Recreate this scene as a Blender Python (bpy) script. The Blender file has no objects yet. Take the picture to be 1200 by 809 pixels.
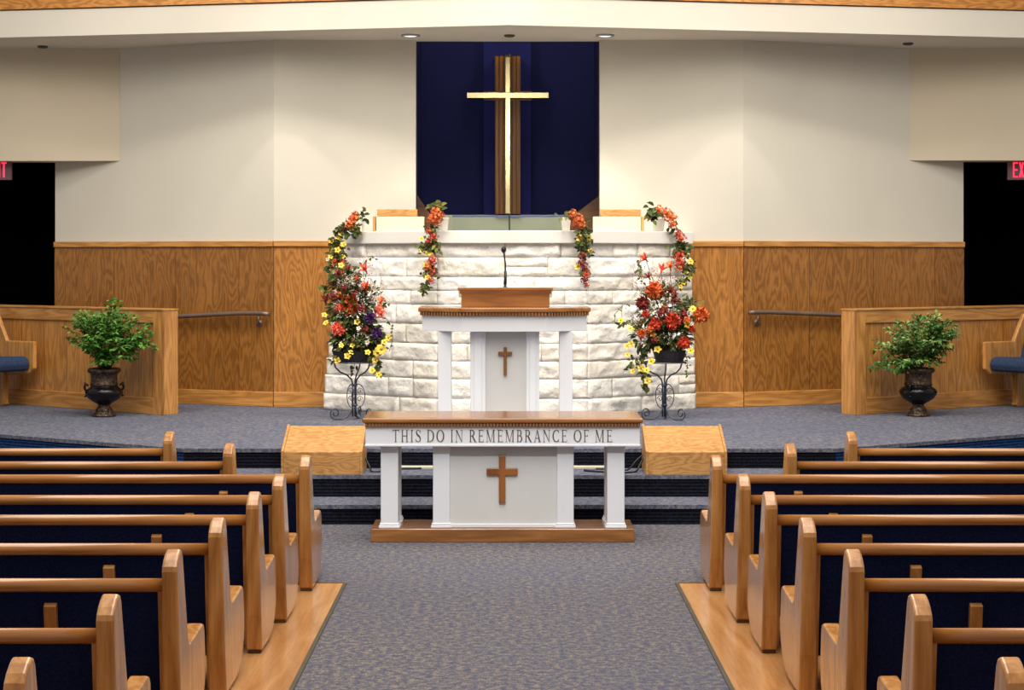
import bpy, math, random
from mathutils import Vector, Matrix, noise
PI = math.pi
R = math.radians
rnd = random.Random(11)
scn = bpy.context.scene
C = scn.collection
F, CX, CY, HC = 2044.0, 596.0, 305.0, 2.0      # focal length in px, principal point, eye height

def at(px, py, d):
    """world point seen at photo pixel (px, py) at depth d metres"""
    return Vector(((px - CX) / F * d, d, HC - (py - CY) / F * d))
def wx(px, d): return (px - CX) / F * d
def wz(py, d): return HC - (py - CY) / F * d

# ------------------------------------------------------------------ materials
def new_mat(name):
    m = bpy.data.materials.new(name); m.use_nodes = True
    nt = m.node_tree
    return m, nt, nt.nodes['Principled BSDF']
def lin(c):
    return tuple(((v / 255) / 12.92 if v / 255 <= .04045 else ((v / 255 + .055) / 1.055) ** 2.4) for v in c) + (1,)
def N(nt, t, **k):
    n = nt.nodes.new(t)
    for a, v in k.items():
        if a in n.inputs: n.inputs[a].default_value = v
        else: setattr(n, a, v)
    return n
def L(nt, a, b): nt.links.new(a, b)
def math_n(nt, op, a, b=None):
    n = nt.nodes.new('ShaderNodeMath'); n.operation = op
    for i, v in enumerate((a, b)):
        if v is None: continue
        if isinstance(v, (int, float)): n.inputs[i].default_value = v
        else: L(nt, v, n.inputs[i])
    return n.outputs[0]
def mix_c(nt, fac, a, b, blend='MIX'):
    n = nt.nodes.new('ShaderNodeMix'); n.data_type = 'RGBA'; n.blend_type = blend
    for i, v in ((0, fac), (6, a), (7, b)):
        if isinstance(v, (int, float, tuple)): n.inputs[i].default_value = v
        else: L(nt, v, n.inputs[i])
    return n.outputs[2]
def ramp(nt, fac, stops):
    n = nt.nodes.new('ShaderNodeValToRGB'); e = n.color_ramp.elements
    while len(e) < len(stops): e.new(.5)
    for el, (p, c) in zip(e, stops): el.position = p; el.color = c
    L(nt, fac, n.inputs[0]); return n.outputs[0]

def plain(name, rgb, rough=.5, metal=0., var=.06, vs=6., bump=0., bs=200., spec=.5):
    m, nt, b = new_mat(name)
    tc = N(nt, 'ShaderNodeTexCoord')
    nz = N(nt, 'ShaderNodeTexNoise', Scale=vs, Detail=4.); L(nt, tc.outputs['Object'], nz.inputs['Vector'])
    c = lin(rgb); d = tuple(x * (1 - 2 * var) for x in c[:3]) + (1,); u = tuple(min(1, x * (1 + 2 * var)) for x in c[:3]) + (1,)
    L(nt, ramp(nt, nz.outputs[0], [(.3, d), (.7, u)]), b.inputs['Base Color'])
    b.inputs['Roughness'].default_value = rough; b.inputs['Metallic'].default_value = metal
    b.inputs['Specular IOR Level'].default_value = spec
    if bump:
        n2 = N(nt, 'ShaderNodeTexNoise', Scale=bs, Detail=3.); L(nt, tc.outputs['Object'], n2.inputs['Vector'])
        bp = N(nt, 'ShaderNodeBump', Strength=bump, Distance=.01); L(nt, n2.outputs[0], bp.inputs['Height']); L(nt, bp.outputs[0], b.inputs['Normal'])
    return m

def oak(name, axis, light, dark, rough=.3, scale=1., rings=9., seam=0., coat=.0, stretch=.13, contrast=1.):
    """oak with cathedral grain running along the given axis; seam > 0 splits it in panels along x"""
    m, nt, b = new_mat(name)
    tc = N(nt, 'ShaderNodeTexCoord'); oi = N(nt, 'ShaderNodeObjectInfo')
    off = math_n(nt, 'MULTIPLY', oi.outputs['Random'], 37.)
    sep = N(nt, 'ShaderNodeSeparateXYZ'); L(nt, tc.outputs['Object'], sep.inputs[0])
    if seam:
        q = math_n(nt, 'DIVIDE', sep.outputs[0], seam)
        idx = math_n(nt, 'FLOOR', q); fr = math_n(nt, 'FRACT', q)
        off = math_n(nt, 'ADD', off, math_n(nt, 'MULTIPLY', idx, 5.37))
    cmb = N(nt, 'ShaderNodeCombineXYZ')
    for i in range(3):
        s = scale * (stretch if 'XYZ'[i] == axis else 1.)
        L(nt, math_n(nt, 'ADD', math_n(nt, 'MULTIPLY', sep.outputs[i], s), off), cmb.inputs[i])
    n1 = N(nt, 'ShaderNodeTexNoise', Scale=2.6, Detail=1.5, Roughness=.4); L(nt, cmb.outputs[0], n1.inputs['Vector'])
    n4 = N(nt, 'ShaderNodeTexNoise', Scale=11., Detail=2., Roughness=.5); L(nt, cmb.outputs[0], n4.inputs['Vector'])
    rg = math_n(nt, 'PINGPONG', math_n(nt, 'MULTIPLY', math_n(nt, 'ADD', n1.outputs[0], math_n(nt, 'MULTIPLY', n4.outputs[0], .16)), rings * 2), 1.)
    rg = math_n(nt, 'POWER', rg, .8)
    # fine pores, strongly stretched along the grain
    cm2 = N(nt, 'ShaderNodeCombineXYZ')
    for i in range(3):
        s = 5. if 'XYZ'[i] == axis else 90.
        L(nt, math_n(nt, 'MULTIPLY', sep.outputs[i], s), cm2.inputs[i])
    n2 = N(nt, 'ShaderNodeTexNoise', Scale=1., Detail=3., Roughness=.6); L(nt, cm2.outputs[0], n2.inputs['Vector'])
    n3 = N(nt, 'ShaderNodeTexNoise', Scale=1.1, Detail=2.); L(nt, cmb.outputs[0], n3.inputs['Vector'])
    v = math_n(nt, 'ADD', math_n(nt, 'MULTIPLY', rg, .55 * contrast), math_n(nt, 'MULTIPLY', n2.outputs[0], .55))
    v = math_n(nt, 'ADD', v, math_n(nt, 'MULTIPLY', n3.outputs[0], .35))
    mid = tuple((a + c) / 2 for a, c in zip(light, dark))
    col = ramp(nt, v, [(.28, lin(dark)), (.62, lin(mid)), (.95, lin(light))])
    if seam:
        edge = math_n(nt, 'LESS_THAN', math_n(nt, 'MINIMUM', fr, math_n(nt, 'SUBTRACT', 1., fr)), .0045 / seam)
        col = mix_c(nt, math_n(nt, 'MULTIPLY', edge, .6), col, lin((60, 34, 10)))
        ton = math_n(nt, 'FRACT', math_n(nt, 'MULTIPLY', math_n(nt, 'SINE', math_n(nt, 'MULTIPLY', idx, 12.7)), 9.3))
        col = mix_c(nt, math_n(nt, 'MULTIPLY', ton, .22), col, lin(dark))
    L(nt, col, b.inputs['Base Color'])
    b.inputs['Roughness'].default_value = rough
    b.inputs['Coat Weight'].default_value = coat; b.inputs['Coat Roughness'].default_value = .12
    bp = N(nt, 'ShaderNodeBump', Strength=.08, Distance=.004); L(nt, n2.outputs[0], bp.inputs['Height']); L(nt, bp.outputs[0], b.inputs['Normal'])
    return m

def carpet(name, c1, c2, c3, sx=16., sy=42., bump=.5):
    m, nt, b = new_mat(name)
    tc = N(nt, 'ShaderNodeTexCoord')
    mp = N(nt, 'ShaderNodeMapping'); mp.inputs['Scale'].default_value = (sx, sy, sy); L(nt, tc.outputs['Object'], mp.inputs[0])
    n1 = N(nt, 'ShaderNodeTexNoise', Scale=1.6, Detail=3., Roughness=.65); L(nt, mp.outputs[0], n1.inputs['Vector'])
    n2 = N(nt, 'ShaderNodeTexNoise', Scale=5.5, Detail=2.); L(nt, mp.outputs[0], n2.inputs['Vector'])
    n3 = N(nt, 'ShaderNodeTexNoise', Scale=.35, Detail=3.); L(nt, tc.outputs['Object'], n3.inputs['Vector'])
    col = ramp(nt, n1.outputs[0], [(.36, lin(c1)), (.5, lin(c2)), (.64, lin(c3))])
    col = mix_c(nt, ramp(nt, n2.outputs[0], [(.4, (0, 0, 0, 1)), (.66, (.6, .6, .6, 1))]), col, lin(tuple(int(v * .55) for v in c1)))
    col = mix_c(nt, ramp(nt, n3.outputs[0], [(.4, (0, 0, 0, 1)), (.65, (.3, .3, .3, 1))]), col, lin(c1))
    L(nt, col, b.inputs['Base Color']); b.inputs['Roughness'].default_value = .95
    b.inputs['Specular IOR Level'].default_value = .1
    bp = N(nt, 'ShaderNodeBump', Strength=bump, Distance=.008); L(nt, n2.outputs[0], bp.inputs['Height']); L(nt, bp.outputs[0], b.inputs['Normal'])
    return m

def ribbed(name, c1, c2, freq=95.):
    """ribbed riser carpet: horizontal rows of loops"""
    m, nt, b = new_mat(name)
    tc = N(nt, 'ShaderNodeTexCoord'); sep = N(nt, 'ShaderNodeSeparateXYZ'); L(nt, tc.outputs['Object'], sep.inputs[0])
    s = math_n(nt, 'SINE', math_n(nt, 'MULTIPLY', sep.outputs[2], freq * 2.5))
    n1 = N(nt, 'ShaderNodeTexNoise', Scale=55., Detail=2.); L(nt, tc.outputs['Object'], n1.inputs['Vector'])
    v = math_n(nt, 'ADD', math_n(nt, 'MULTIPLY', s, .22), n1.outputs[0])
    L(nt, ramp(nt, v, [(.3, lin(c1)), (.75, lin(c2))]), b.inputs['Base Color'])
    b.inputs['Roughness'].default_value = .95; b.inputs['Specular IOR Level'].default_value = .08
    bp = N(nt, 'ShaderNodeBump', Strength=.5, Distance=.01); L(nt, v, bp.inputs['Height']); L(nt, bp.outputs[0], b.inputs['Normal'])
    return m

def island(name, cols, rough=.5, trans=0., spec=.3):
    """a different tone for every petal or leaf"""
    m, nt, b = new_mat(name)
    g = N(nt, 'ShaderNodeNewGeometry')
    st = [(i / max(1, len(cols) - 1), lin(c)) for i, c in enumerate(cols)]
    tc = N(nt, 'ShaderNodeTexCoord')
    nz = N(nt, 'ShaderNodeTexNoise', Scale=30., Detail=2.); L(nt, tc.outputs['Object'], nz.inputs['Vector'])
    v = math_n(nt, 'ADD', math_n(nt, 'MULTIPLY', g.outputs['Random Per Island'], .8), math_n(nt, 'MULTIPLY', nz.outputs[0], .2))
    L(nt, ramp(nt, v, st), b.inputs['Base Color']); b.inputs['Roughness'].default_value = rough
    b.inputs['Specular IOR Level'].default_value = spec
    if trans:
        b.inputs['Subsurface Weight'].default_value = 0.
        b.inputs['Transmission Weight'].default_value = 0.
    return m

def emit(name, rgb, s):
    m, nt, b = new_mat(name)
    b.inputs['Base Color'].default_value = lin(rgb)
    b.inputs['Emission Color'].default_value = lin(rgb); b.inputs['Emission Strength'].default_value = s
    return m

WALL = plain('cream_paint', (208, 203, 189), .85, var=.015, vs=1.2, spec=.2)
WALL2 = plain('beige_bulkhead_paint', (208, 196, 172), .85, var=.02, vs=1.2, spec=.2)
CEIL = plain('ceiling_paint', (214, 208, 196), .9, var=.01, vs=2., spec=.2)
FASC = plain('fascia_paint', (212, 206, 193), .8, var=.015, vs=1., spec=.2)
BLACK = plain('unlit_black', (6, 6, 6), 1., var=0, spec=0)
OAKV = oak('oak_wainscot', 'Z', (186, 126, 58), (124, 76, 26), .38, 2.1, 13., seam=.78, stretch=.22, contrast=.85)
OAKVD = oak('oak_wainscot_shaded', 'Z', (164, 110, 50), (108, 66, 22), .38, 2.1, 13., seam=.78, stretch=.22, contrast=.85)  # same oak, with the dimmer light of the angled walls in its colour
OAKP = oak('oak_plank', 'Z', (206, 148, 78), (152, 98, 42), .36, 2.2, 11., seam=.36, stretch=.16, contrast=.8)
OAKX = oak('oak_rail', 'X', (208, 150, 80), (154, 100, 44), .35, 2.2, 9., contrast=.8)
OAKXL = oak('oak_light_rail', 'X', (206, 154, 92), (158, 108, 54), .4, 3.2, 11., stretch=.3, contrast=.9)
OAKZ = oak('oak_post', 'Z', (214, 156, 86), (162, 106, 52), .35, 2.4, 8., contrast=.8)
OAKB = oak('oak_band', 'X', (204, 140, 66), (146, 90, 34), .4, 2.4, 13., stretch=.22)
PEW = oak('pew_oak', 'Z', (208, 150, 86), (152, 96, 42), .22, 2., 6., coat=.5, contrast=.7)
PEWD = oak('pew_foot_wood', 'X', (104, 66, 36), (70, 42, 22), .3, 1.3, 5.)
PEWX = oak('pew_rail_oak', 'X', (196, 134, 70), (148, 92, 38), .2, 2., 5., coat=.6, contrast=.6)
CHERRY = oak('cherry_top', 'X', (172, 116, 60), (122, 76, 34), .22, 2., 6., coat=.4, contrast=.7)
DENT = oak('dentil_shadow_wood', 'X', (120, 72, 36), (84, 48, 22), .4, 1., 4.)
DARKW = oak('walnut_board', 'Z', (142, 92, 28), (80, 48, 12), .35, 3.4, 9., stretch=.02)
FLOORW = oak('floor_oak', 'Y', (208, 158, 104), (162, 110, 62), .25, 1.6, 5., coat=.25, contrast=.6)
CARPET = carpet('aisle_carpet', (84, 88, 108), (112, 109, 115), (148, 137, 122), 17., 16.)
SCARPET = carpet('stage_carpet', (84, 90, 114), (112, 114, 128), (146, 142, 138), 18., 20.)
RISER = ribbed('riser_carpet_shaded', (12, 13, 20), (34, 36, 48))  # much darker than the treads: shade on the risers is in the colour
RISERB = ribbed('riser_carpet_blue_lit', (14, 34, 72), (38, 70, 118))
NAVY = plain('navy_fabric', (18, 27, 62), .9, var=.25, vs=120., bump=.4, bs=260., spec=.1)
NAVYW = plain('navy_wall', (26, 29, 74), .8, var=.05, vs=2., spec=.15)
NAVYP = plain('navy_panel', (34, 38, 96), .8, var=.05, vs=2., spec=.15)
CUSH = plain('blue_cushion', (50, 66, 96), .85, var=.1, vs=40., bump=.3, spec=.15)
WHITE = plain('white_paint', (234, 236, 240), .45, var=.01, vs=3.)
GREYW = plain('light_grey_panel', (216, 216, 213), .5, var=.015, vs=3.)
LETTER = plain('bronze_lettering', (92, 76, 54), .5)
BRASS = plain('brass', (226, 208, 158), .2, 1., var=.08, vs=5.)
BRONZE = plain('dark_bronze', (26, 24, 26), .22, .5, var=.3, vs=25.)
BRONZE2 = plain('bronze_ornament', (74, 60, 48), .4, .7, var=.7, vs=45., bump=.9, bs=60.)
IRON = plain('wrought_iron', (78, 84, 98), .4, .6, var=.2, vs=20.)
WICK = plain('dark_wicker', (28, 26, 30), .6, var=.4, vs=80., bump=.8, bs=80.)
BLACKP = plain('black_plastic', (18, 18, 20), .45, var=.1)
RAILM = plain('brown_metal', (122, 104, 92), .4, .4, var=.08)
POTW = plain('white_pot', (224, 218, 206), .45, var=.02)
CREAMP = plain('cream_laminate', (206, 199, 172), .5, var=.015)
LEDGEM = plain('ledge_paint', (222, 219, 210), .5, var=.012)
TANK = plain('tank_wall', (236, 236, 206), .6, var=.02)
LAMPG = plain('lamp_trim', (170, 170, 172), .4, .3)
STRIP = plain('edge_strip', (84, 78, 66), .5, .4)
SOIL = plain('soil', (40, 28, 20), .95, var=.3, vs=60.)
STAIRW = oak('stair_wall_wood', 'X', (130, 92, 62), (84, 56, 36), .45, 2., 4.)
def stone_mat():
    m, nt, b = new_mat('split_limestone')
    g = N(nt, 'ShaderNodeNewGeometry'); tc = N(nt, 'ShaderNodeTexCoord')
    n1 = N(nt, 'ShaderNodeTexNoise', Scale=9., Detail=6., Roughness=.65); L(nt, tc.outputs['Object'], n1.inputs['Vector'])
    v = math_n(nt, 'ADD', math_n(nt, 'MULTIPLY', g.outputs['Random Per Island'], .5), math_n(nt, 'MULTIPLY', n1.outputs[0], .6))
    c = ramp(nt, v, [(.15, lin((222, 214, 198))), (.45, lin((236, 230, 218))), (.8, lin((244, 241, 234)))])
    n2 = N(nt, 'ShaderNodeTexNoise', Scale=26., Detail=5.); L(nt, tc.outputs['Object'], n2.inputs['Vector'])
    c = mix_c(nt, ramp(nt, n2.outputs[0], [(.56, (0, 0, 0, 1)), (.75, (.28, .28, .28, 1))]), c, lin((176, 158, 128)))
    L(nt, c, b.inputs['Base Color']); b.inputs['Roughness'].default_value = .9; b.inputs['Specular IOR Level'].default_value = .15
    bp = N(nt, 'ShaderNodeBump', Strength=.55, Distance=.02); L(nt, n2.outputs[0], bp.inputs['Height']); L(nt, bp.outputs[0], b.inputs['Normal'])
    return m
STONE = stone_mat()
def glass_mat():
    m, nt, b = new_mat('clear_glass')
    b.inputs['Base Color'].default_value = (.86, .93, .9, 1); b.inputs['Roughness'].default_value = .02
    b.inputs['Transmission Weight'].default_value = 1.; b.inputs['IOR'].default_value = 1.45
    return m
GLASS = glass_mat()
LEAF = island('fern_leaf', [(28, 64, 20), (54, 102, 32), (80, 134, 44), (124, 168, 70)], .45)
LEAFV = island('variegated_leaf', [(30, 62, 26), (56, 98, 42), (96, 138, 60), (184, 194, 116)], .45)
LEAFD = island('dark_leaf', [(22, 36, 16), (44, 62, 24), (70, 84, 34), (98, 104, 48)], .5)
LEAFM = island('mixed_leaf', [(48, 58, 26), (92, 66, 40), (104, 112, 48), (140, 134, 66)], .5)
STEM = plain('green_stem', (58, 72, 36), .6)
P_OR = island('orange_petal', [(150, 62, 26), (212, 100, 46), (232, 136, 70)], .6)
P_RED = island('red_petal', [(140, 38, 24), (200, 66, 42), (222, 96, 62)], .5)
P_DRED = island('dark_red_petal', [(74, 22, 24), (120, 38, 34), (150, 56, 46)], .5)
P_COR = island('coral_petal', [(206, 70, 52), (232, 104, 78), (240, 136, 104)], .5)
P_PUR = island('purple_petal', [(44, 20, 60), (76, 36, 96), (104, 58, 124)], .5)
P_YEL = island('yellow_petal', [(206, 168, 40), (234, 204, 70), (246, 226, 120)], .5)
P_WHT = island('white_petal', [(206, 200, 176), (232, 228, 214)], .5)
P_GOLD = island('gold_centre', [(150, 96, 20), (190, 130, 30)], .6)
EXITR = emit('exit_letters_red', (255, 40, 70), 2.2)
EXITG = plain('exit_panel', (104, 74, 80), .4, var=.02)
LAMPE = emit('lamp_glow', (255, 246, 230), 2.0)
LAMPD = plain('lamp_off', (70, 66, 60), .4)

# ------------------------------------------------------------------ mesh builder
class MB:
    def __init__(s): s.v = []; s.f = []; s.mi = []
    def add(s, vs, fs, mi=0):
        o = len(s.v); s.v += [tuple(v) for v in vs]
        for f in fs: s.f.append(tuple(i + o for i in f)); s.mi.append(mi)
    def box(s, x0, x1, y0, y1, z0, z1, mi=0, top=None):
        vs = [(x0, y0, z0), (x1, y0, z0), (x1, y1, z0), (x0, y1, z0), (x0, y0, z1), (x1, y0, z1), (x1, y1, z1), (x0, y1, z1)]
        fs = [(0, 3, 2, 1), (4, 5, 6, 7), (0, 1, 5, 4), (1, 2, 6, 5), (2, 3, 7, 6), (3, 0, 4, 7)]
        s.add(vs, fs, mi)
        if top is not None: s.mi[-5] = top
        return s
    def prism(s, poly, a0, a1, axis='z', mi=0, top=None):
        """polygon of 2-D points pushed along an axis: z -> (x,y), x -> (y,z), y -> (x,z)"""
        n = len(poly)
        f = {'z': lambda p, a: (p[0], p[1], a), 'x': lambda p, a: (a, p[0], p[1]), 'y': lambda p, a: (p[0], a, p[1])}[axis]
        vs = [f(p, a0) for p in poly] + [f(p, a1) for p in poly]
        area = sum(poly[i][0] * poly[(i + 1) % n][1] - poly[(i + 1) % n][0] * poly[i][1] for i in range(n))
        fl = (area > 0) ^ (axis == 'y') ^ (a1 < a0)
        lo, hi = tuple(range(n)), tuple(range(n, 2 * n))
        fs = [lo[::-1] if fl else lo, hi if fl else hi[::-1]]
        for i in range(n):
            j = (i + 1) % n
            q = (i, j, j + n, i + n)
            fs.append(q if fl else q[::-1])
        s.add(vs, fs, mi)
        if top is not None: s.mi[-(n + 1)] = top
        return s
    def lathe(s, prof, cx=0, cy=0, n=24, mi=0, lobes=0, amp=0.):
        vs = []; m = len(prof)
        for i in range(n):
            a = 2 * PI * i / n; k = 1 + amp * math.cos(lobes * a)
            for r, z in prof: vs.append((cx + r * k * math.cos(a), cy + r * k * math.sin(a), z))
        fs = []
        for i in range(n):
            j = (i + 1) % n
            for q in range(m - 1): fs.append((i * m + q, j * m + q, j * m + q + 1, i * m + q + 1))
        fs.append(tuple(i * m for i in range(n))[::-1]); fs.append(tuple(i * m + m - 1 for i in range(n)))
        s.add(vs, fs, mi); return s
    def tube(s, pts, r, n=8, mi=0):
        pts = [Vector(p) for p in pts]; m = len(pts)
        rs = r if isinstance(r, (list, tuple)) else [r] * m
        vs = []; u = None
        for i, p in enumerate(pts):
            t = (pts[min(i + 1, m - 1)] - pts[max(i - 1, 0)]).normalized()
            if u is None: u = t.orthogonal().normalized()
            else: u = (u - t * u.dot(t)); u = u.normalized() if u.length > 1e-6 else t.orthogonal().normalized()
            w = t.cross(u)
            for k in range(n):
                a = 2 * PI * k / n; vs.append(p + (u * math.cos(a) + w * math.sin(a)) * rs[i])
        fs = []
        for i in range(m - 1):
            for k in range(n):
                l = (k + 1) % n; fs.append((i * n + k, i * n + l, (i + 1) * n + l, (i + 1) * n + k))
        fs.append(tuple(range(n))[::-1]); fs.append(tuple((m - 1) * n + k for k in range(n)))
        s.add(vs, fs, mi); return s
    def leaf(s, p, d, up, ln, wd, curl=.2, mi=0):
        p = Vector(p); d = Vector(d).normalized(); up = Vector(up)
        sd = d.cross(up)
        sd = sd.normalized() if sd.length > 1e-4 else d.orthogonal().normalized()
        nn = sd.cross(d).normalized()
        a = p + d * ln * .35; b = p + d * ln * .7 - nn * ln * curl * .4; t = p + d * ln - nn * ln * curl
        h = nn * wd * .22
        vs = [p, a + sd * wd * .5 + h, a, a - sd * wd * .5 + h, b + sd * wd * .42 + h, b, b - sd * wd * .42 + h, t]
        s.add(vs, [(0, 2, 1), (0, 3, 2), (1, 2, 5, 4), (2, 3, 6, 5), (4, 5, 7), (5, 6, 7)], mi)
    def ball(s, p, r, mi=0, n=6):
        p = Vector(p); vs = [p + Vector((0, 0, r))]; fs = []
        m = max(3, n // 2)
        for i in range(1, m):
            t = PI * i / m
            for k in range(n):
                a = 2 * PI * k / n; vs.append(p + Vector((math.sin(t) * math.cos(a), math.sin(t) * math.sin(a), math.cos(t))) * r)
        vs.append(p - Vector((0, 0, r))); e = len(vs) - 1
        for k in range(n):
            l = (k + 1) % n
            fs.append((0, 1 + k, 1 + l)); fs.append((e, e - n + l, e - n + k))
            for i in range(m - 2): fs.append((1 + i * n + k, 1 + (i + 1) * n + k, 1 + (i + 1) * n + l, 1 + i * n + l))
        s.add(vs, fs, mi)
    def mesh(s, name, mats, smooth=False):
        me = bpy.data.meshes.new(name); me.from_pydata(s.v, [], s.f)
        for m in (mats if isinstance(mats, (list, tuple)) else [mats]): me.materials.append(m)
        if len(me.materials) > 1: me.polygons.foreach_set('material_index', s.mi)
        if smooth: me.polygons.foreach_set('use_smooth', [True] * len(me.polygons))
        me.update(); return me

def obj(name, mb, mats, parent=None, smooth=False, bevel=0., seg=2, label=None, loc=None, rz=0):
    o = bpy.data.objects.new(name, mb.mesh(name, mats, smooth) if isinstance(mb, MB) else mb)
    C.objects.link(o); o.parent = parent
    if loc is not None: o.location = loc
    if rz: o.rotation_euler = (0, 0, rz)
    if bevel:
        bv = o.modifiers.new('bevel', 'BEVEL'); bv.width = bevel; bv.segments = seg; bv.limit_method = 'ANGLE'; bv.angle_limit = R(35)
    if label: o['label'] = label
    return o
def tag(o, label, cat, group=None, kind=None):
    o['label'] = label; o['category'] = cat
    if group: o['group'] = group
    if kind: o['kind'] = kind
    return o
def thing(name, label, cat, loc=(0, 0, 0), rz=0, group=None):
    o = bpy.data.objects.new(name, None); C.objects.link(o)
    o.empty_display_size = .1
    o.location = loc; o.rotation_euler = (0, 0, rz)
    return tag(o, label, cat, group)
def struct(name, mb, mats, label, cat, loc=None, rz=0, bevel=0., smooth=False):
    o = obj(name, mb, mats, None, smooth, bevel, loc=loc, rz=rz)
    return tag(o, label, cat, None, 'structure')
def copy_thing(root, label=None):
    r = root.copy(); C.objects.link(r)
    if label: r['label'] = label
    for ch in list(root.children):
        c = ch.copy(); C.objects.link(c); c.parent = r
        for g in ch.children:
            d = g.copy(); C.objects.link(d); d.parent = c
    return r

# ------------------------------------------------------------------ the setting
AL, AR = -1.02, 1.05                      # edges of the carpeted aisle
WF = 10.76                                # front end of the wooden floors
m = MB(); m.box(-9, 9, -3, 16, -.2, 0); struct('floor', m, CARPET, 'blue grey flecked carpet of the aisle and floor before the steps', 'floor')
m = MB(); m.box(-9, AL, -3, WF, 0, .006); struct('floor', m, FLOORW, 'oak wood floor under the pews left of the aisle', 'floor')
m = MB(); m.box(AR, 9, -3, WF, 0, .006); struct('floor', m, FLOORW, 'oak wood floor under the pews right of the aisle', 'floor')
m = MB(); m.box(AL, AL + .022, -3, WF + .022, 0, .008); m.box(-3.2, AL, WF, WF + .022, 0, .008); struct('trim_1', m, STRIP, 'dark edge strip between left wood floor and aisle carpet', 'floor edging')
m = MB(); m.box(AR - .022, AR, -3, WF + .022, 0, .008); m.box(AR, 3.2, WF, WF + .022, 0, .008); struct('trim_2', m, STRIP, 'dark edge strip between right wood floor and aisle carpet', 'floor edging')

TL = math.tan(R(32.5) / 2)
def step_poly(y, off, back):
    s = 1.16 / 1.82
    xl, xr = -2.62 - off * TL, 2.64 + off * TL
    yb = y + s * (9 + xl)
    return [(xl, y), (xr, y), (9, y + s * (9 - xr)), (9, back), (-9, back), (-9, yb)]
def step(y, off, z0, z1, label, name):
    p = step_poly(y, off, 24 if z1 > .4 else 22)
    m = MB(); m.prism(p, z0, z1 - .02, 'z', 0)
    q = [(p[0][0], p[0][1] - .012), (p[1][0], p[1][1] - .012)] + p[2:]
    m.prism(q, z1 - .03, z1, 'z', 1)
    # blue light on the angled riser flanks is put into their colour
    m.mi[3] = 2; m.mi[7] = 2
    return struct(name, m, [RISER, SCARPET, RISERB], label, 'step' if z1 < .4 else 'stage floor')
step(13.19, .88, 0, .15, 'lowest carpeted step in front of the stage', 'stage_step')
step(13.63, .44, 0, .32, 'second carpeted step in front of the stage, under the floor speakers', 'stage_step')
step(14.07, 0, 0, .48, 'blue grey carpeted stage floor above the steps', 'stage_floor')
SZ = .48
WT = 4.28                                  # stage ceiling
# walls: each built with local x along the wall so its grain and seams follow it
def wall_run(a, b, tag_side, h0=SZ, h1=WT, wains=True, k=1):
    """wall from a to b (plan points, left to right), facing the camera; wainscot, cap and baseboard in front"""
    a = Vector((a[0], a[1], 0)); b = Vector((b[0], b[1], 0))
    ln = (b - a).length; rz = math.atan2(b.y - a.y, b.x - a.x)
    m = MB(); m.box(0, ln, 0, .16, h0 - .1, h1)
    struct('wall_' + tag_side, m, WALL, 'cream painted wall above the oak wainscot, ' + tag_side.replace('_', ' ') + ' section', 'wall', a, rz)
    if not wains: return
    m = MB(); m.box(0, ln, -.012, .0, h0 - .05, 2.165)
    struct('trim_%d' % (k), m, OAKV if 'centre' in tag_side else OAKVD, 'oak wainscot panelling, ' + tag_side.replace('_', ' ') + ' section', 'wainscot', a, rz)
    m = MB(); m.box(0, ln, -.034, 0, 2.14, 2.2)
    struct('trim_%d' % (k + 1), m, OAKX, 'oak cap rail along the top of the wainscot, ' + tag_side.replace('_', ' ') + ' section', 'trim', a, rz, bevel=.006)
    m = MB(); m.box(0, ln, -.03, -.008, h0, h0 + .155)
    struct('baseboard_' + tag_side, m, OAKX, 'oak baseboard, ' + tag_side.replace('_', ' ') + ' section', 'baseboard', a, rz, bevel=.006)
WC = 18.06
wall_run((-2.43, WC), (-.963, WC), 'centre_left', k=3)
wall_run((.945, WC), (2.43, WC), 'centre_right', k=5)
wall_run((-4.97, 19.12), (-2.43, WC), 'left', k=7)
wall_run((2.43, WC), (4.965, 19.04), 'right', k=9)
# bulkheads over the side passages
m = MB(); m.box(-9, -4.19, 18.79, 19.15, 3.07, WT); struct('wall_bulkhead_left', m, WALL2, 'beige bulkhead wall over the dark passage at far left', 'wall')
m = MB(); m.box(4.31, 9, 18.79, 19.15, 3.075, WT); struct('wall_bulkhead_right', m, WALL2, 'beige bulkhead wall over the dark passage at far right', 'wall')
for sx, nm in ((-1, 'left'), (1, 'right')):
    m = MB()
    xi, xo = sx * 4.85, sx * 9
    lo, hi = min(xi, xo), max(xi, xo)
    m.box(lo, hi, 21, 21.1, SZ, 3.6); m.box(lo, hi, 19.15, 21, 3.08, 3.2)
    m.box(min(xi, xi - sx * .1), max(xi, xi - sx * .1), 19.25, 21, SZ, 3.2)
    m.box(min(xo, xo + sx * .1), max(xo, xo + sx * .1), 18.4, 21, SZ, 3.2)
    struct('wall_passage_' + nm, m, BLACK, 'unlit black passage opening beside the %s end of the stage' % nm, 'passage')
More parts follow.
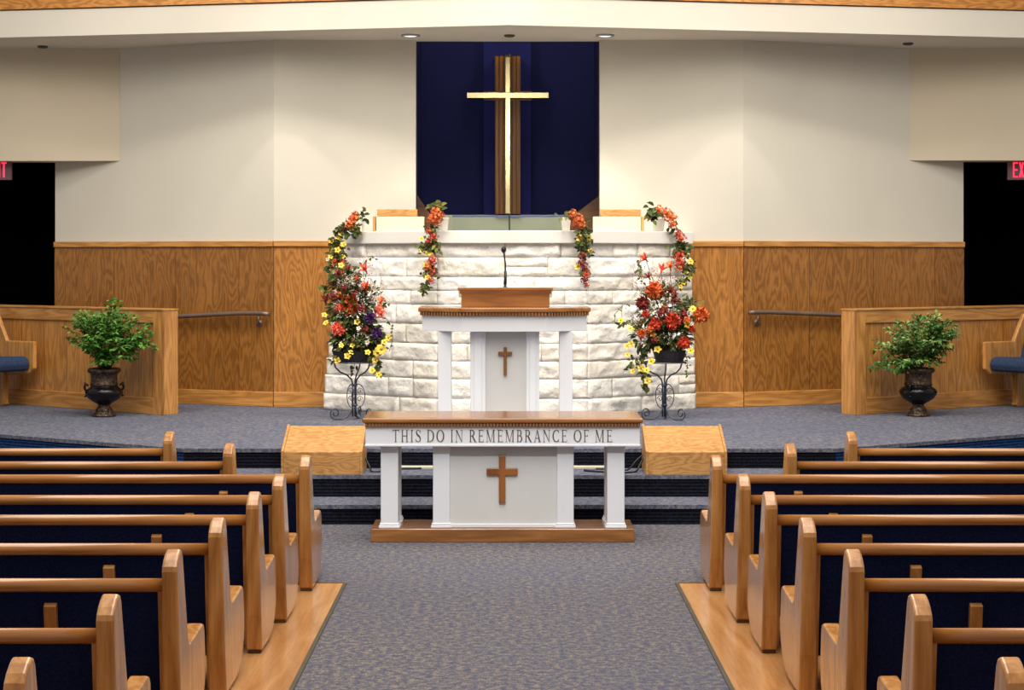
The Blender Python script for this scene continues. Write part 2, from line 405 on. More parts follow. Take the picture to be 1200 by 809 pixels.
# stage ceiling and its fascia, a shallow V pointing at the pews
fy = lambda x: 16.9 + abs(x) * .95 / 5.2
poly = [(-9, fy(9)), (0, 16.9), (9, fy(9)), (9, 21.2), (1.2, 21.2), (1.2, WC + .12), (-1.2, WC + .12), (-1.2, 21.2), (-9, 21.2)]
m = MB(); m.prism(poly, WT, WT + .15, 'z'); struct('ceiling', m, CEIL, 'pale flat ceiling over the stage', 'ceiling')
pf = [(-9, fy(9) - .01), (0, 16.89), (9, fy(9) - .01), (9, fy(9) + .2), (0, 17.1), (-9, fy(9) + .2)]
m = MB(); m.prism(pf, WT - .002, WT + .268, 'z'); struct('trim_11', m, FASC, 'cream fascia band along the front edge of the stage ceiling', 'fascia')
for sx in (-1, 1):
    a = Vector((-9, fy(9), 0)) if sx < 0 else Vector((0, 16.9, 0)); b = Vector((0, 16.9, 0)) if sx < 0 else Vector((9, fy(9), 0))
    m = MB(); m.box(0, (b - a).length, -.03, .2, WT + .28, WT + .95)
    struct('trim_%d' % (12 if sx < 0 else 13), m, OAKB, 'oak band above the cream fascia, %s half' % ('left' if sx < 0 else 'right'), 'trim', a, math.atan2(b.y - a.y, b.x - a.x))
# recess behind the stone front
XL, XR = -.963, .945
m = MB()
m.box(XL - .3, XR + .3, 19.6, 19.7, SZ, 5.2); m.box(XL - .1, XL - .02, WC + .16, 19.6, SZ, 5.2); m.box(XR + .02, XR + .1, WC + .16, 19.6, SZ, 5.2); m.box(XL - .3, XR + .3, WC + .1, 19.7, 5.2, 5.3); m.box(XL - .3, XR + .3, WC + .12, WC + .16, WT, 5.2)
struct('wall_recess', m, NAVYW, 'dark navy wall of the recess behind the cross', 'wall')
m = MB(); m.box(wx(567, 19.5), wx(622, 19.5), 19.5, 19.6, 2.3, 5.0)
struct('trim_14', m, NAVYP, 'raised navy panel in the middle of the recess wall, behind the cross', 'wall panel')
m = MB(); m.box(XL, XR, 19.4, 19.5, 1.4, wz(252, 19.4))
struct('wall_tank', m, TANK, 'pale green tank wall seen through the glass above the stone', 'wall')
for a, b_, nm, k in ((489, 507, 'left', 15), (703, 667, 'right', 16)):
    d = 18.7; t = at(a, 229, d); e = at(b_, 256, d)
    m = MB(); m.prism([(t.x, 1.4), (t.x, t.z), (e.x, e.z), (e.x, 1.4)], d, d + .08, 'y')
    struct('trim_%d' % k, m, STAIRW, 'sloping brown stair side wall at the lower %s corner of the recess' % nm, 'stair wall')

# ------------------------------------------------------------------ stone front of the recess
def stone_wall():
    m = MB()
    ztop = 2.2; z = SZ - .005
    seg = [((-1.66, 17.69), (-1.89, 17.75), (-.70, 17.0), (-.70, 17.0)),
           ((-.70, 17.0), (-.70, 17.0), (.775, 17.0), (.775, 17.0)),
           ((.775, 17.0), (.775, 17.0), (1.84, 17.69), (1.91, 17.75))]
    hs = []
    while sum(hs) < ztop - z: hs.append(rnd.choice((.13, .15, .17, .19, .21)))
    k = (ztop - z) / sum(hs); hs = [h * k for h in hs]
    for ci, h in enumerate(hs):
        t = ((z + h / 2) - SZ) / (ztop - SZ)
        for si, (at_, ab, bt, bb) in enumerate(seg):
            tt = t ** 1.4
            a = Vector(ab).lerp(Vector(at_), tt); b = Vector(bb).lerp(Vector(bt), tt)
            ln = (b - a).length; dirv = (b - a) / ln; nrm = Vector((dirv.y, -dirv.x))
            cuts = [0.]
            while cuts[-1] < ln:
                cuts.append(cuts[-1] + rnd.choice((.3, .42, .55, .66, .8, .95)))
            if ln - cuts[-2] < .15: cuts.pop(-2)
            cuts[-1] = ln
            for u0, u1 in zip(cuts, cuts[1:]):
                sub = [(0, h)] if (u1 - u0 > .5 or h < .18 or rnd.random() < .6) else [(0, h * .5), (h * .5, h)]
                for z0, z1 in sub:
                    block(m, a, dirv, nrm, u0 + .002, u1 - .002, z + z0 + .002, z + z1 - .002)
        z += h
    # mortar core
    core = [(-1.86, 17.79), (-.69, 17.03), (.765, 17.03), (1.88, 17.79), (1.88, 18.04), (-1.86, 18.04)]
    coret = [(-1.65, 17.73), (-.69, 17.03), (.765, 17.03), (1.81, 17.73), (1.81, 18.04), (-1.65, 18.04)]
    n = 6; vs = [(x, y, SZ) for x, y in core] + [(x, y, ztop) for x, y in coret]
    m.add(vs, [tuple(range(n))[::-1], tuple(range(n, 2 * n))] + [(i, (i + 1) % n, (i + 1) % n + n, i + n) for i in range(n)])
    o = struct('wall_stone', m, STONE, 'front wall of rough split cream stone blocks behind the pulpit', 'stone wall', smooth=True)
    return o
def block(m, a, dv, nr, u0, u1, z0, z1):
    nu = max(4, int((u1 - u0) / .024)); nz = max(4, int((z1 - z0) / .022))
    bulge = rnd.uniform(.006, .022); tx, tz = rnd.uniform(-.008, .008), rnd.uniform(-.006, .006); so = rnd.uniform(0, 50)
    vs = []
    for j in range(nz + 1):
        for i in range(nu + 1):
            fu, fz = i / nu, j / nz
            ed = min(fu * (u1 - u0), (1 - fu) * (u1 - u0), fz * (z1 - z0), (1 - fz) * (z1 - z0))
            k = min(1, ed / .014)
            u = u0 + (u1 - u0) * fu; zz = z0 + (z1 - z0) * fz
            nv = noise.fractal(Vector((u * 6 + so, zz * 9, so)), .75, 2.1, 5)
            dsp = -.004 + k * (bulge + tx * (fu - .5) * 2 + tz * (fz - .5) * 2 + .021 * nv)
            jx = 0 if 0 < i < nu else .004 * noise.noise(Vector((zz * 20, so, 1)))
            p = a + dv * (u + jx) + nr * dsp
            vs.append((p.x, p.y, zz + (0 if 0 < j < nz else .004 * noise.noise(Vector((u * 20, so, 5))))))
    W = nu + 1
    fs = [(j * W + i, j * W + i + 1, (j + 1) * W + i + 1, (j + 1) * W + i) for j in range(nz) for i in range(nu)]
    o = len(vs)
    for (u, zz) in ((u0, z0), (u1, z0), (u1, z1), (u0, z1)):
        p = a + dv * u - nr * .08; vs.append((p.x, p.y, zz))
    e = [[i for i in range(W)], [j * W + nu for j in range(nz + 1)], [nz * W + i for i in range(W)][::-1], [j * W for j in range(nz + 1)][::-1]]
    for q in range(4): fs.append(tuple(e[q][::-1]) + (o + q, o + (q + 1) % 4))
    m.add(vs, fs)
stone_wall()
ledge = [(-1.70, 17.66), (-.72, 16.93), (.795, 16.93), (1.87, 17.66), (1.87, 18.05), (-1.70, 18.05)]
LZ = 2.288
m = MB(); m.prism(ledge, LZ - .125, LZ, 'z')
struct('trim_17', m, LEDGEM, 'smooth cream ledge along the top of the stone wall', 'ledge', bevel=.008)

# ------------------------------------------------------------------ things on and behind the ledge
for x0, x1, xe, xw0, xw1, nm in ((441, 497, 438.5, 442, 489, 'left'), (695, 751, 753, 703, 751, 'right')):
    d = 17.72
    cx = wx((x0 + x1) / 2, d)
    t = thing('low_partition', 'cream low partition with oak cap on the ledge, %s of the cross' % nm, 'partition', (cx, d, LZ), group='cream partitions on the ledge')
    h = wz(254, d) - LZ; hw = (x1 - x0) / 2 / F * d
    m = MB(); m.box(-hw, hw, 0, .1, 0, h)
    g = .12 if nm == 'left' else -.12
    m.box(-hw + .0, -hw + .035, -.008, 0, 0, h) if nm == 'left' else m.box(hw - .035, hw, -.008, 0, 0, h)
    obj('panel', m, CREAMP, t, bevel=.003)
    m = MB(); m.box(wx(xw0, 17.85) - cx, wx(xw1, 17.85) - cx, .13, .2, 0, wz(245.5, 17.87) - LZ)
    obj('cap_board', m, OAKXL, t, bevel=.003)
    xa = wx(xe, d) - cx
    m = MB(); m.box(xa - .014, xa + .014, .0, .12, 0, h + .003)
    obj('end_strip', m, OAKZ, t, bevel=.003)
d = 17.8
t = thing('glass_screen', 'low clear glass screen with dark top edge and centre joint on the ledge', 'glass screen', (wx(597, d), d, LZ))
GE = plain('glass_edge', (70, 84, 120), .2)
for x0, x1 in ((530, 596), (597.8, 667)):
    a, b_ = wx(x0, d) - t.location.x, wx(x1, d) - t.location.x
    m = MB(); m.box(a, b_, 0, .01, 0, wz(253.6, d) - LZ); obj('pane', m, GLASS, t)
    m = MB(); m.box(a, b_, -.003, .013, wz(254.6, d) - LZ, wz(252.4, d) - LZ); obj('top_edge', m, GE, t)
m = MB(); m.box(-.008, .007, -.012, .02, 0, wz(251.5, d) - LZ); obj('joint_post', m, BLACKP, t, bevel=.002)

# cross in the recess
d = 19.32
t = thing('wall_cross', 'large brass cross on a dark grooved wood board in the navy recess', 'cross', (wx(595, d), d, wz(251, d)))
h = wz(66, d) - wz(251, d); sc = d / F
m = MB()
for i in range(6):
    x0 = (-15 + 5 * i) * sc; m.box(x0 + .004, x0 + 5 * sc - .004, -.02, .03, 0, h)
m.box(-15 * sc, 15 * sc, 0, .17, .0, h)
obj('backing_board', m, DARKW, t, bevel=.003)
za = wz(118, d) - wz(251, d); zb = wz(107.5, d) - wz(251, d)
m = MB(); m.box(-28 * sc, 28 * sc, -.05, -.02, za, zb); obj('cross_board', m, oak('walnut_arm', 'X', (130, 84, 32), (70, 42, 14), .35, 3., 6.), t, bevel=.003)
m = MB(); m.box(-3.1 * sc, 3.1 * sc, -.11, -.05, .0, h + .012); obj('upright', m, BRASS, t, bevel=.006)
zc, zd = wz(116, d) - wz(251, d), wz(109.3, d) - wz(251, d)
m = MB(); m.box(-48 * sc, 48 * sc, -.115, -.051, zc, zd); obj('crossarm', m, BRASS, t, bevel=.006)

# recessed lights
for px, py, on, lb in ((481, 41, 1, 'lit recessed ceiling light left of the navy recess'), (597, 41, 0, 'unlit recessed ceiling light above the cross'), (709, 41, 1, 'lit recessed ceiling light right of the navy recess'),
                       (50, 54, 0, 'unlit recessed ceiling light at far left before the bulkhead'), (1064, 50.5, 0, 'unlit recessed ceiling light at far right before the bulkhead')):
    d = F * (WT - HC) / (CY - py); r = (.095 if on else .055)
    t = thing('recessed_light', lb, 'ceiling light', (wx(px, d), d, WT), group='recessed lights in the stage ceiling')
    m = MB(); m.lathe([(r, .001), (r, -.014), (r * .8, -.02), (r * .72, -.012), (r * .72, -.004)], n=20); obj('trim_ring', m, LAMPG if on else LAMPD, t, smooth=True)
    m = MB(); m.lathe([(.001, -.0105), (r * .7, -.0105), (r * .7, -.003), (.001, -.003)], n=20); obj('lamp', m, LAMPE if on else LAMPD, t)

# ------------------------------------------------------------------ lettering
def sweep(path, w):
    n = len(path); ws = w if isinstance(w, (list, tuple)) else [w] * n; out = []; l = []; r_ = []
    for i, p in enumerate(path):
        a = Vector(path[max(i - 1, 0)]); b = Vector(path[min(i + 1, n - 1)]); t = (b - a).normalized(); q = Vector((-t.y, t.x)) * ws[i] / 2
        l.append(tuple(Vector(p) + q)); r_.append(tuple(Vector(p) - q))
    for i in range(n - 1): out.append([l[i], r_[i], r_[i + 1], l[i + 1]])
    return out
def rect(x0, x1, y0, y1): return [(x0, y0), (x1, y0), (x1, y1), (x0, y1)]
TK, TN, SR = .10, .042, .03
def stem(x, w=TK, top=True, bot=True):
    o = [rect(x, x + w, 0, 1)]
    if bot: o.append(rect(x - .075, x + w + .075, 0, SR))
    if top: o.append(rect(x - .075, x + w + .075, 1 - SR, 1))
    return o
def arc(cx, cy, rx, ry, a0, a1, w0, w1, n=20):
    p = []; ws = []
    for i in range(n + 1):
        a = R(a0 + (a1 - a0) * i / n); k = abs(math.cos(a))
        ws.append(w0 + (w1 - w0) * k ** 1.5); p.append((cx + rx * math.cos(a), cy + ry * math.sin(a)))
    return sweep(p, ws)
def tick(x, y0, y1): return [rect(x - .03, x, min(y0, y1), max(y0, y1))]
def glyph(c):
    if c == 'I': return stem(.1), .33
    if c == 'T': return [rect(0, .7, .95, 1), rect(0, .03, .82, 1), rect(.67, .7, .82, 1)] + stem(.29, top=False), .72
    if c == 'H': return stem(.09) + stem(.57) + [rect(.2, .6, .48, .53)], .80
    if c == 'N': return stem(.1, TN) + stem(.66, TN, bot=False) + [[(.03, 1), (.19, 1), (.71, 0), (.66, 0)]], .82
    if c == 'M': return stem(.09, TN) + stem(.76, TK) + [[(.04, 1), (.2, 1), (.5, .0), (.44, 0)], [(.74, 1), (.8, 1), (.5, 0), (.45, 0)]], 1.0
    if c in 'EF':
        o = stem(.09) + [rect(.1, .56, .955, 1), rect(.1, .45, .49, .535)] + tick(.56, .83, 1) + tick(.46, .42, .61)
        if c == 'E': o += [rect(.1, .59, 0, .045)] + tick(.59, 0, .19)
        return o, .65 if c == 'E' else .61
    if c == 'D': return stem(.09) + [rect(.1, .3, .955, 1), rect(.1, .3, 0, .045)] + arc(.28, .5, .42, .475, -90, 90, .05, .14), .80
    if c == 'O': return arc(.43, .5, .35, .475, 0, 360, .05, .14, 36), .86
    if c == 'C': return arc(.43, .5, .35, .475, 48, 312, .05, .14, 30) + [rect(.64, .68, .74, .99), rect(.64, .68, .02, .25)], .76
    if c == 'R': return stem(.09) + [rect(.1, .32, .955, 1), rect(.1, .32, .485, .53)] + arc(.3, .745, .2, .235, -90, 90, .05, .13, 14) + [[(.28, .5), (.42, .5), (.74, 0), (.58, 0)], rect(.56, .8, 0, SR)], .76
    if c == 'B': return stem(.09) + [rect(.1, .32, .955, 1), rect(.1, .32, .505, .55), rect(.1, .34, 0, .045)] + arc(.3, .755, .18, .225, -90, 90, .05, .12, 14) + arc(.32, .275, .23, .255, -90, 90, .05, .13, 14), .67
    if c == 'A': return [[(.36, 1), (.42, 1), (.13, 0), (.08, 0)], [(.34, 1), (.43, 1), (.72, 0), (.57, 0)], rect(.18, .6, .3, .345), rect(0, .22, 0, SR), rect(.5, .8, 0, SR)], .78
    if c == 'S':
        p = [(.50, .80), (.46, .92), (.34, .972), (.2, .955), (.11, .86), (.11, .74), (.2, .62), (.34, .52), (.47, .41), (.53, .28), (.49, .12), (.38, .035), (.24, .025), (.12, .09), (.06, .22)]
        w = [.04, .05, .05, .06, .09, .11, .13, .14, .13, .11, .09, .06, .05, .05, .04]
        return sweep(p, w) + [rect(.49, .52, .74, .98), rect(.045, .075, .02, .28)], .58
    return [], .26
def lettering(text, width, height, y0, y1, ls=.19):
    """one mesh for each word"""
    items = []; x = 0
    for c in text:
        g, adv = glyph(c); items.append((x, g)); x += adv + ls
    k = width / (x - ls); words = [MB()]
    for ox, g in items:
        if not g: words.append(MB())
        for q, p in enumerate(g):
            words[-1].prism([((a + ox) * k - width / 2, b * height) for a, b in p], y0 - .00003 * (q % 7), y1, 'y')
    return words

# ------------------------------------------------------------------ communion table
d0 = 12.35; s0 = d0 / F
tx = wx(589, d0)
tb = thing('communion_table', 'white communion table with oak top, oak plinth and lettered front at foot of the steps', 'table', (tx, d0, 0))
hw = 309 / 2 * s0
m = MB(); m.box(-hw, hw, 0, .445, 0, .097); obj('plinth', m, CHERRY, tb, bevel=.006)
tw = .99
m = MB(); m.box(-tw, tw, -.085, .515, .853, .887); obj('tabletop', m, CHERRY, tb, bevel=.012, seg=3)
m = MB(); m.box(-tw + .02, tw - .02, -.062, .495, .825, .853)
n = 84
for i in range(n):
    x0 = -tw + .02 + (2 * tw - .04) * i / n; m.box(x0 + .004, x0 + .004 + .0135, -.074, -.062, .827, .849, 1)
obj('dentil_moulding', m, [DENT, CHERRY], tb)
apr = MB(); apr.box(-.968, .968, -.045, .475, .684, .825)
apron = obj('apron', apr, WHITE, tb, bevel=.003)
m = MB(); m.box(-.972, .972, -.052, .482, .684, .700); obj('apron_bead', m, WHITE, apron, bevel=.004)
txt = lettering('THIS DO IN REMEMBRANCE OF ME', 258 * 12.305 / F, 14.2 * 12.305 / F, -.0485, -.044)
for wd in txt: obj('lettering', wd, LETTER, apron, label='word in bronze serif capitals on the apron', loc=(0.0, 0, wz(518.2, 12.305)))
def leg_mb(x, y, w=.062, z0=.097, z1=.684, dp=None):
    m = MB(); dp = dp or w
    m.box(x - w, x + w, y - dp, y + dp, z0, z1)
    for e, a, b in ((.014, 0, .02), (.008, .02, .035)):
        m.box(x - w - e, x + w + e, y - dp - e, y + dp + e, z0 + a, z0 + b)
    m.box(x - w - .006, x + w + .006, y - dp - .006, y + dp + .006, z1 - .018, z1)
    return m
for x in (-.803, .803):
    for y in (.085, .36):
        obj('leg', leg_mb(x, y), WHITE, tb, bevel=.006)
cab = MB(); cab.box(-.49, .49, .06, .36, .097, .684)
cabinet = obj('panel', cab, GREYW, tb, label='pale grey flat centre panel')
for x in (-.435, .445):
    m = leg_mb(x, .095, .06, dp=.06); obj('pilaster', m, WHITE, tb, bevel=.006)
m = MB(); m.box(-.37, .38, .046, .06, .097, .125); obj('base_moulding', m, WHITE, tb, bevel=.005)
def cross_mb(cx, zt, zb, zat, zab, w, aw, y0, y1):
    p = [(cx - w, zb), (cx + w, zb), (cx + w, zab), (cx + aw, zab), (cx + aw, zat), (cx + w, zat), (cx + w, zt), (cx - w, zt), (cx - w, zat), (cx - aw, zat), (cx - aw, zab), (cx - w, zab)]
    m = MB(); m.prism(p, y0, y1, 'y'); return m
dd = d0 + .045
m = cross_mb(wx(588.5, dd) - tx, wz(534, dd), wz(589.5, dd), wz(549, dd), wz(557, dd), 3.8 / F * dd, 18.3 / F * dd, .035, .06)
obj('cross', m, oak('table_cross_wood', 'Z', (160, 98, 46), (112, 62, 24), .35, 1.5, 4.), tb, bevel=.004, label='plain brown wooden cross on the centre panel')

# ------------------------------------------------------------------ pulpit
d0 = 15.0; s0 = d0 / F
pc = wx(591.5, d0)
pu = thing('pulpit', 'white pulpit with cherry top, two columns and small brown cross, before the stone wall', 'pulpit', (pc, d0, SZ))
def pul_poly(e, yb=.6): return [(-.72 - e, .2 - e * .5), (-.36 - e * .3, -e), (.36 + e * .3, -e), (.715 + e, .2 - e * .5), (.715 + e, yb + e), (-.72 - e, yb + e)]
m = MB(); m.prism(pul_poly(.02), 0, .075, 'z'); obj('base', m, CHERRY, pu, bevel=.005)
hz = lambda y: wz(y, d0) - SZ
m = MB(); m.prism(pul_poly(0), hz(389), hz(370), 'z'); obj('fascia', m, WHITE, pu, bevel=.003)
m = MB(); m.prism(pul_poly(.012), hz(370.5), hz(366.5), 'z')
pp = pul_poly(.018)
for i in range(3):
    a, b = Vector(pp[i]), Vector(pp[i + 1]); nn = int((b - a).length / .028)
    for k in range(nn):
        p = a.lerp(b, (k + .2) / nn); q = a.lerp(b, (k + .75) / nn); dv = (b - a).normalized(); nr = Vector((dv.y, -dv.x)) * .012
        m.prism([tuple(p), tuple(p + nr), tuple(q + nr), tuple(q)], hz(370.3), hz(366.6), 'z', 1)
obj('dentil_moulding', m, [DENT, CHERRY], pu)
m = MB(); m.prism(pul_poly(.034), hz(366.5), hz(361), 'z'); obj('top', m, CHERRY, pu, bevel=.01, seg=3)
cw = 8 * s0
for px in (521, 663.2):
    m = MB(); x = wx(px, d0 + .1) - pc
    m.box(x - cw, x + cw, .12, .12 + 2 * cw, .075, hz(389))
    for e, a, b in ((.014, 0, .02), (.008, .02, .035)): m.box(x - cw - e, x + cw + e, .12 - e, .12 + 2 * cw + e, .075 + a, .075 + b)
    obj('column', m, WHITE, pu, bevel=.008)
m = MB(); m.box(-.18, .185, .145, .4, .075, hz(389)); obj('panel', m, GREYW, pu, label='pale grey centre panel')
for x0, x1 in ((551, 569), (616.5, 632)):
    a, b = wx(x0, d0 + .1) - pc, wx(x1, d0 + .1) - pc
    m = MB(); m.box(a, b, .1, .42, .075, hz(389)); m.box(a + (b - a) * .25, b - (b - a) * .25, .088, .1, .075, hz(389))
    obj('pilaster', m, WHITE, pu, bevel=.008)
dd = d0 + .13
m = cross_mb(wx(592, dd) - pc, wz(407, dd) - SZ, wz(440, dd) - SZ, wz(412.3, dd) - SZ, wz(416.6, dd) - SZ, 1.9 / F * dd, 8.2 / F * dd, .12, .145)
obj('cross', m, oak('pulpit_cross_wood', 'Z', (136, 90, 48), (96, 60, 30), .35, 2., 4.), pu, bevel=.003, label='small brown wooden cross on the pulpit front')
# reading desk
y0 = .3; dd = d0 + y0
dz0 = hz(361); dzt = wz(340.5, dd) - SZ; dzt2 = wz(337, dd) - SZ
xl, xr = wx(540.5, dd) - pc, wx(644, dd) - pc
m = MB()
m.prism([(y0, dz0), (y0 + .33, dz0), (y0 + .33, dzt - .06), (y0, dzt)], xl, xr, 'x')
desk = obj('reading_desk', m, CHERRY, pu, bevel=.004)
m = MB(); m.prism([(y0 - .03, dzt), (y0 + .37, dzt - .07), (y0 + .37, dzt2 - .07), (y0 - .03, dzt2)], xl - .03, xr + .03, 'x')
obj('desk_top', m, CHERRY, desk, bevel=.005)
m = MB(); m.prism([(y0 - .0, dzt - .03), (y0 - .022, dzt), (y0, dzt)], xl - .015, xr + .015, 'x'); obj('cove_moulding', m, CHERRY, desk)
# microphone
dm = d0 + y0 + .08
mt = thing('microphone', 'black gooseneck microphone standing on the pulpit reading desk', 'microphone', (wx(592, dm), dm, SZ + dzt2 - .0225))
k = dm / F
m = MB(); m.lathe([(.03, 0), (.03, .012), (.022, .016), (.012, .03), (.012, .05), (.0, .052)], n=16); obj('base', m, BLACKP, mt, smooth=True)
m = MB(); m.tube([(0, 0, .05), (.002, 0, 12 * k), (.002, 0, 22 * k)], [.015, .014, .012], 10); m.tube([(.002, 0, 22 * k), (.002, 0, 30 * k), (-1.2 * k, 0, 42 * k), (-1.8 * k, 0, 46 * k)], .007, 8); obj('gooseneck', m, BLACKP, mt, smooth=True)
m = MB(); m.lathe([(.001, 43 * k), (.018, 44.5 * k), (.023, 47 * k), (.02, 49.5 * k), (.001, 51 * k)], -1.8 * k, 0, 14); obj('head', m, BLACKP, mt, smooth=True)

# ------------------------------------------------------------------ wedge monitor speakers
def wedge(x, label):
    t = thing('floor_speaker', label, 'speaker', (x, 13.63, .32), group='oak wedge floor speakers on the steps')
    prof = [(0.012, 0), (0.012, .178), (.40, .345), (.42, .345), (.42, 0)]
    m = MB(); m.prism(prof, -.298, .298, 'x'); obj('cabinet', m, OAKXL, t, bevel=.003)
    ch = [(0.004, 0), (0.004, .186), (.40, .358), (.432, .358), (.432, 0)]
    for s in (-1, 1):
        m = MB(); m.prism(ch, s * .298, s * .318, 'x'); obj('side_panel', m, OAKXL, t, bevel=.004)
    return t
wedge(wx(377, 13.64), 'oak wedge floor speaker on the steps, left of the communion table')
wedge(wx(804.5, 13.64), 'oak wedge floor speaker on the steps, right of the communion table')
# cables
def cable(pts, r, mat, label, name='cable'):
    m = MB(); sm = []
    P = [Vector(p) for p in pts]
    for i in range(len(P) - 1):
        a, b, c_, e = P[max(i - 1, 0)], P[i], P[i + 1], P[min(i + 2, len(P) - 1)]
        for q in range(6):
            u = q / 6; sm.append(.5 * ((2 * b) + (-a + c_) * u + (2 * a - 5 * b + 4 * c_ - e) * u * u + (-a + 3 * b - 3 * c_ + e) * u ** 3))
    sm.append(P[-1]); m.tube(sm, r, 8)
    return tag(obj(name, m, mat, smooth=True), label, 'cable')
zt = .328
cable([(-1.142, 13.9, .42), (-1.11, 13.86, .37), (-1.08, 13.80, zt), (-1.0, 13.82, zt), (-.9, 13.97, zt), (-.7, 14.0, zt)], .008, BLACKP, 'black speaker cable lying on the step behind the table, left')
cable([(1.072, 13.9, .42), (1.04, 13.84, .37), (1.0, 13.78, zt), (.9, 13.72, zt), (.8, 13.74, zt), (.6, 13.86, zt)], .008, BLACKP, 'black speaker cable lying on the step behind the table, lower of two at right')
cable([(1.072, 13.95, .44), (1.02, 13.92, .40), (.95, 13.91, zt), (.86, 13.965, zt), (.7, 13.975, zt)], .007, BLACKP, 'black speaker cable lying on the step behind the table, upper of two at right')
m = MB(); m.box(-.95, .85, 14.0, 14.055, .32, .345)
tag(obj('cord_cover', m, CREAMP, bevel=.006), 'long cream cord cover along the back of the upper step', 'cord cover')

# ------------------------------------------------------------------ oak partitions at the stage sides
def partition(a, c, mirror, label):
    a = Vector((*a, 0)); c = Vector((*c, 0)); dv = (c - a).normalized()
    # local x runs outward along the face for the right one; mirrored for the left
    rz = math.atan2(dv.y, dv.x) if not mirror else math.atan2(-dv.y, -dv.x)
    t = thing('oak_partition', label, 'partition', (a.x, a.y, SZ), rz, 'oak half walls at the sides of the stage')
    sg = -1 if mirror else 1
    ln = 3.6; H = 1.035; th = .21
    def bx(x0, x1, *r):
        m = MB(); q = sorted((sg * x0, sg * x1)); m.box(q[0], q[1], *r); return m
    obj('end_post', bx(0, .012, 0, th, 0, H - .005).box(*sorted((sg * 0, sg * .13)), 0.0, .03, 0, H - .005), OAKZ, t, bevel=.004)
    obj('panel', bx(.01, ln, .02, th - .02, 0, H - .03), OAKP, t)
    obj('top_rail', bx(.13, ln, 0.002, .03, H - .135, H - .005), OAKX, t, bevel=.004)
    obj('cap', bx(-.006, ln, -.008, th + .006, H - .012, H + .006), OAKX, t, bevel=.004)
    obj('baseboard', bx(.13, ln, 0.0, .03, 0, .165), OAKX, t, bevel=.006)
    return t
partition((-3.39, 17.07), (-4.9, 18.17), True, 'oak half wall with vertical planks at the left side of the stage')
partition((3.407, 17.07), (4.92, 18.09), False, 'oak half wall with vertical planks at the right side of the stage')

# benches that end against those partitions
def bench(origin, dv, mirror, label):
    """local x = facing direction, local y = length towards the pews; built with an end panel against the half wall"""
    t = thing('choir_bench', label, 'bench', (origin[0], origin[1], SZ), group='oak benches beside the half walls')
    f = Vector((dv[0], dv[1], 0)).normalized()          # facing direction
    l = Vector((f.y, -f.x, 0)) if not mirror else Vector((-f.y, f.x, 0))
    if l.y > 0: l = -l
    def conv(poly, a0, a1):
        m = MB(); n = len(poly)
        vs = [f * u + l * a0 + Vector((0, 0, z)) for u, z in poly] + [f * u + l * a1 + Vector((0, 0, z)) for u, z in poly]
        fs = [tuple(range(n)), tuple(range(2 * n - 1, n - 1, -1))] + [(i + n, (i + 1) % n + n, (i + 1) % n, i) for i in range(n)]
        m.add(vs, fs); return m
    obj('end_panel', conv([(0, .40), (0, .68), (-.44, .68), (-.60, .96), (-.76, .96), (-.62, .3), (-.08, .345)], 0, .05), OAKZ, t, bevel=.012)
    obj('seat_cushion', conv([(-.06, .50), (-.04, .45), (-.06, .39), (-.12, .375), (-.52, .375), (-.52, .51), (-.12, .525)], .06, 1.6), CUSH, t, bevel=.015, seg=3)
    obj('backrest', conv([(-.5, .45), (-.64, .93), (-.70, .93), (-.58, .4)], .06, 1.6), CUSH, t, bevel=.015)
    obj('leg', conv([(-.44, 0), (-.42, .02), (-.44, .04), (-.44, .37), (-.62, .37), (-.62, 0)], .02, .09), OAKZ, t, bevel=.006)
    obj('leg', conv([(-.44, 0), (-.42, .02), (-.44, .04), (-.44, .37), (-.62, .37), (-.62, 0)], 1.4, 1.47), OAKZ, t, bevel=.006)
    return t
bench((-4.87, 18.02), (.81, -.59), False, 'oak bench with blue cushion at the far left edge, against the half wall')
bench((4.87, 17.94), (-.83, -.56), True, 'oak bench with blue cushion at the far right edge, against the half wall')

# handrails on the angled walls
def handrail(pts, bpx, label, d):
    t = thing('handrail', label, 'handrail', pts[0], group='brown handrails on the angled walls')
    o = Vector(pts[0]); loc = [Vector(p) - o for p in pts]
    m = MB(); m.tube(loc, .024, 10); obj('rail', m, RAILM, t, smooth=True)
    b = Vector(bpx) - o
    m = MB(); m.tube([b + Vector((0, -.0, -.01)), b + Vector((0, -.01, -.06)), b + Vector((0, .04, -.09)), b + Vector((0, d, -.09))], .011, 8)
    m.tube([b + Vector((0, d - .02, -.09)), b + Vector((0, d, -.09))], .035, 12)
    obj('bracket', m, RAILM, t, smooth=True)
wl = lambda px, o: None
def on_wall(px, py, x0, y0, slope, off):
    k = (px - CX) / F
    d = (y0 - slope * x0) / (1 - slope * k)
    d -= off
    return at(px, py, d)
LS = (19.12 - WC) / (-4.97 + 2.43); RS = (19.04 - WC) / (4.965 - 2.43)
pl = lambda px, py: on_wall(px, py, -2.43, WC, LS, .11)
pr = lambda px, py: on_wall(px, py, 2.43, WC, RS, .11)
handrail([pl(140, 374), pl(211, 370.8), pl(282, 367.2), pl(308, 367.4), pl(315, 368.5)], pl(303, 369), 'brown metal handrail on the wainscot behind the left half wall', .10)
handrail([pr(1050, 371.5), pr(984, 369.2), pr(905, 366), pr(884, 366), pr(877.5, 367)], pr(888, 368.5), 'brown metal handrail on the wainscot behind the right half wall', .10)

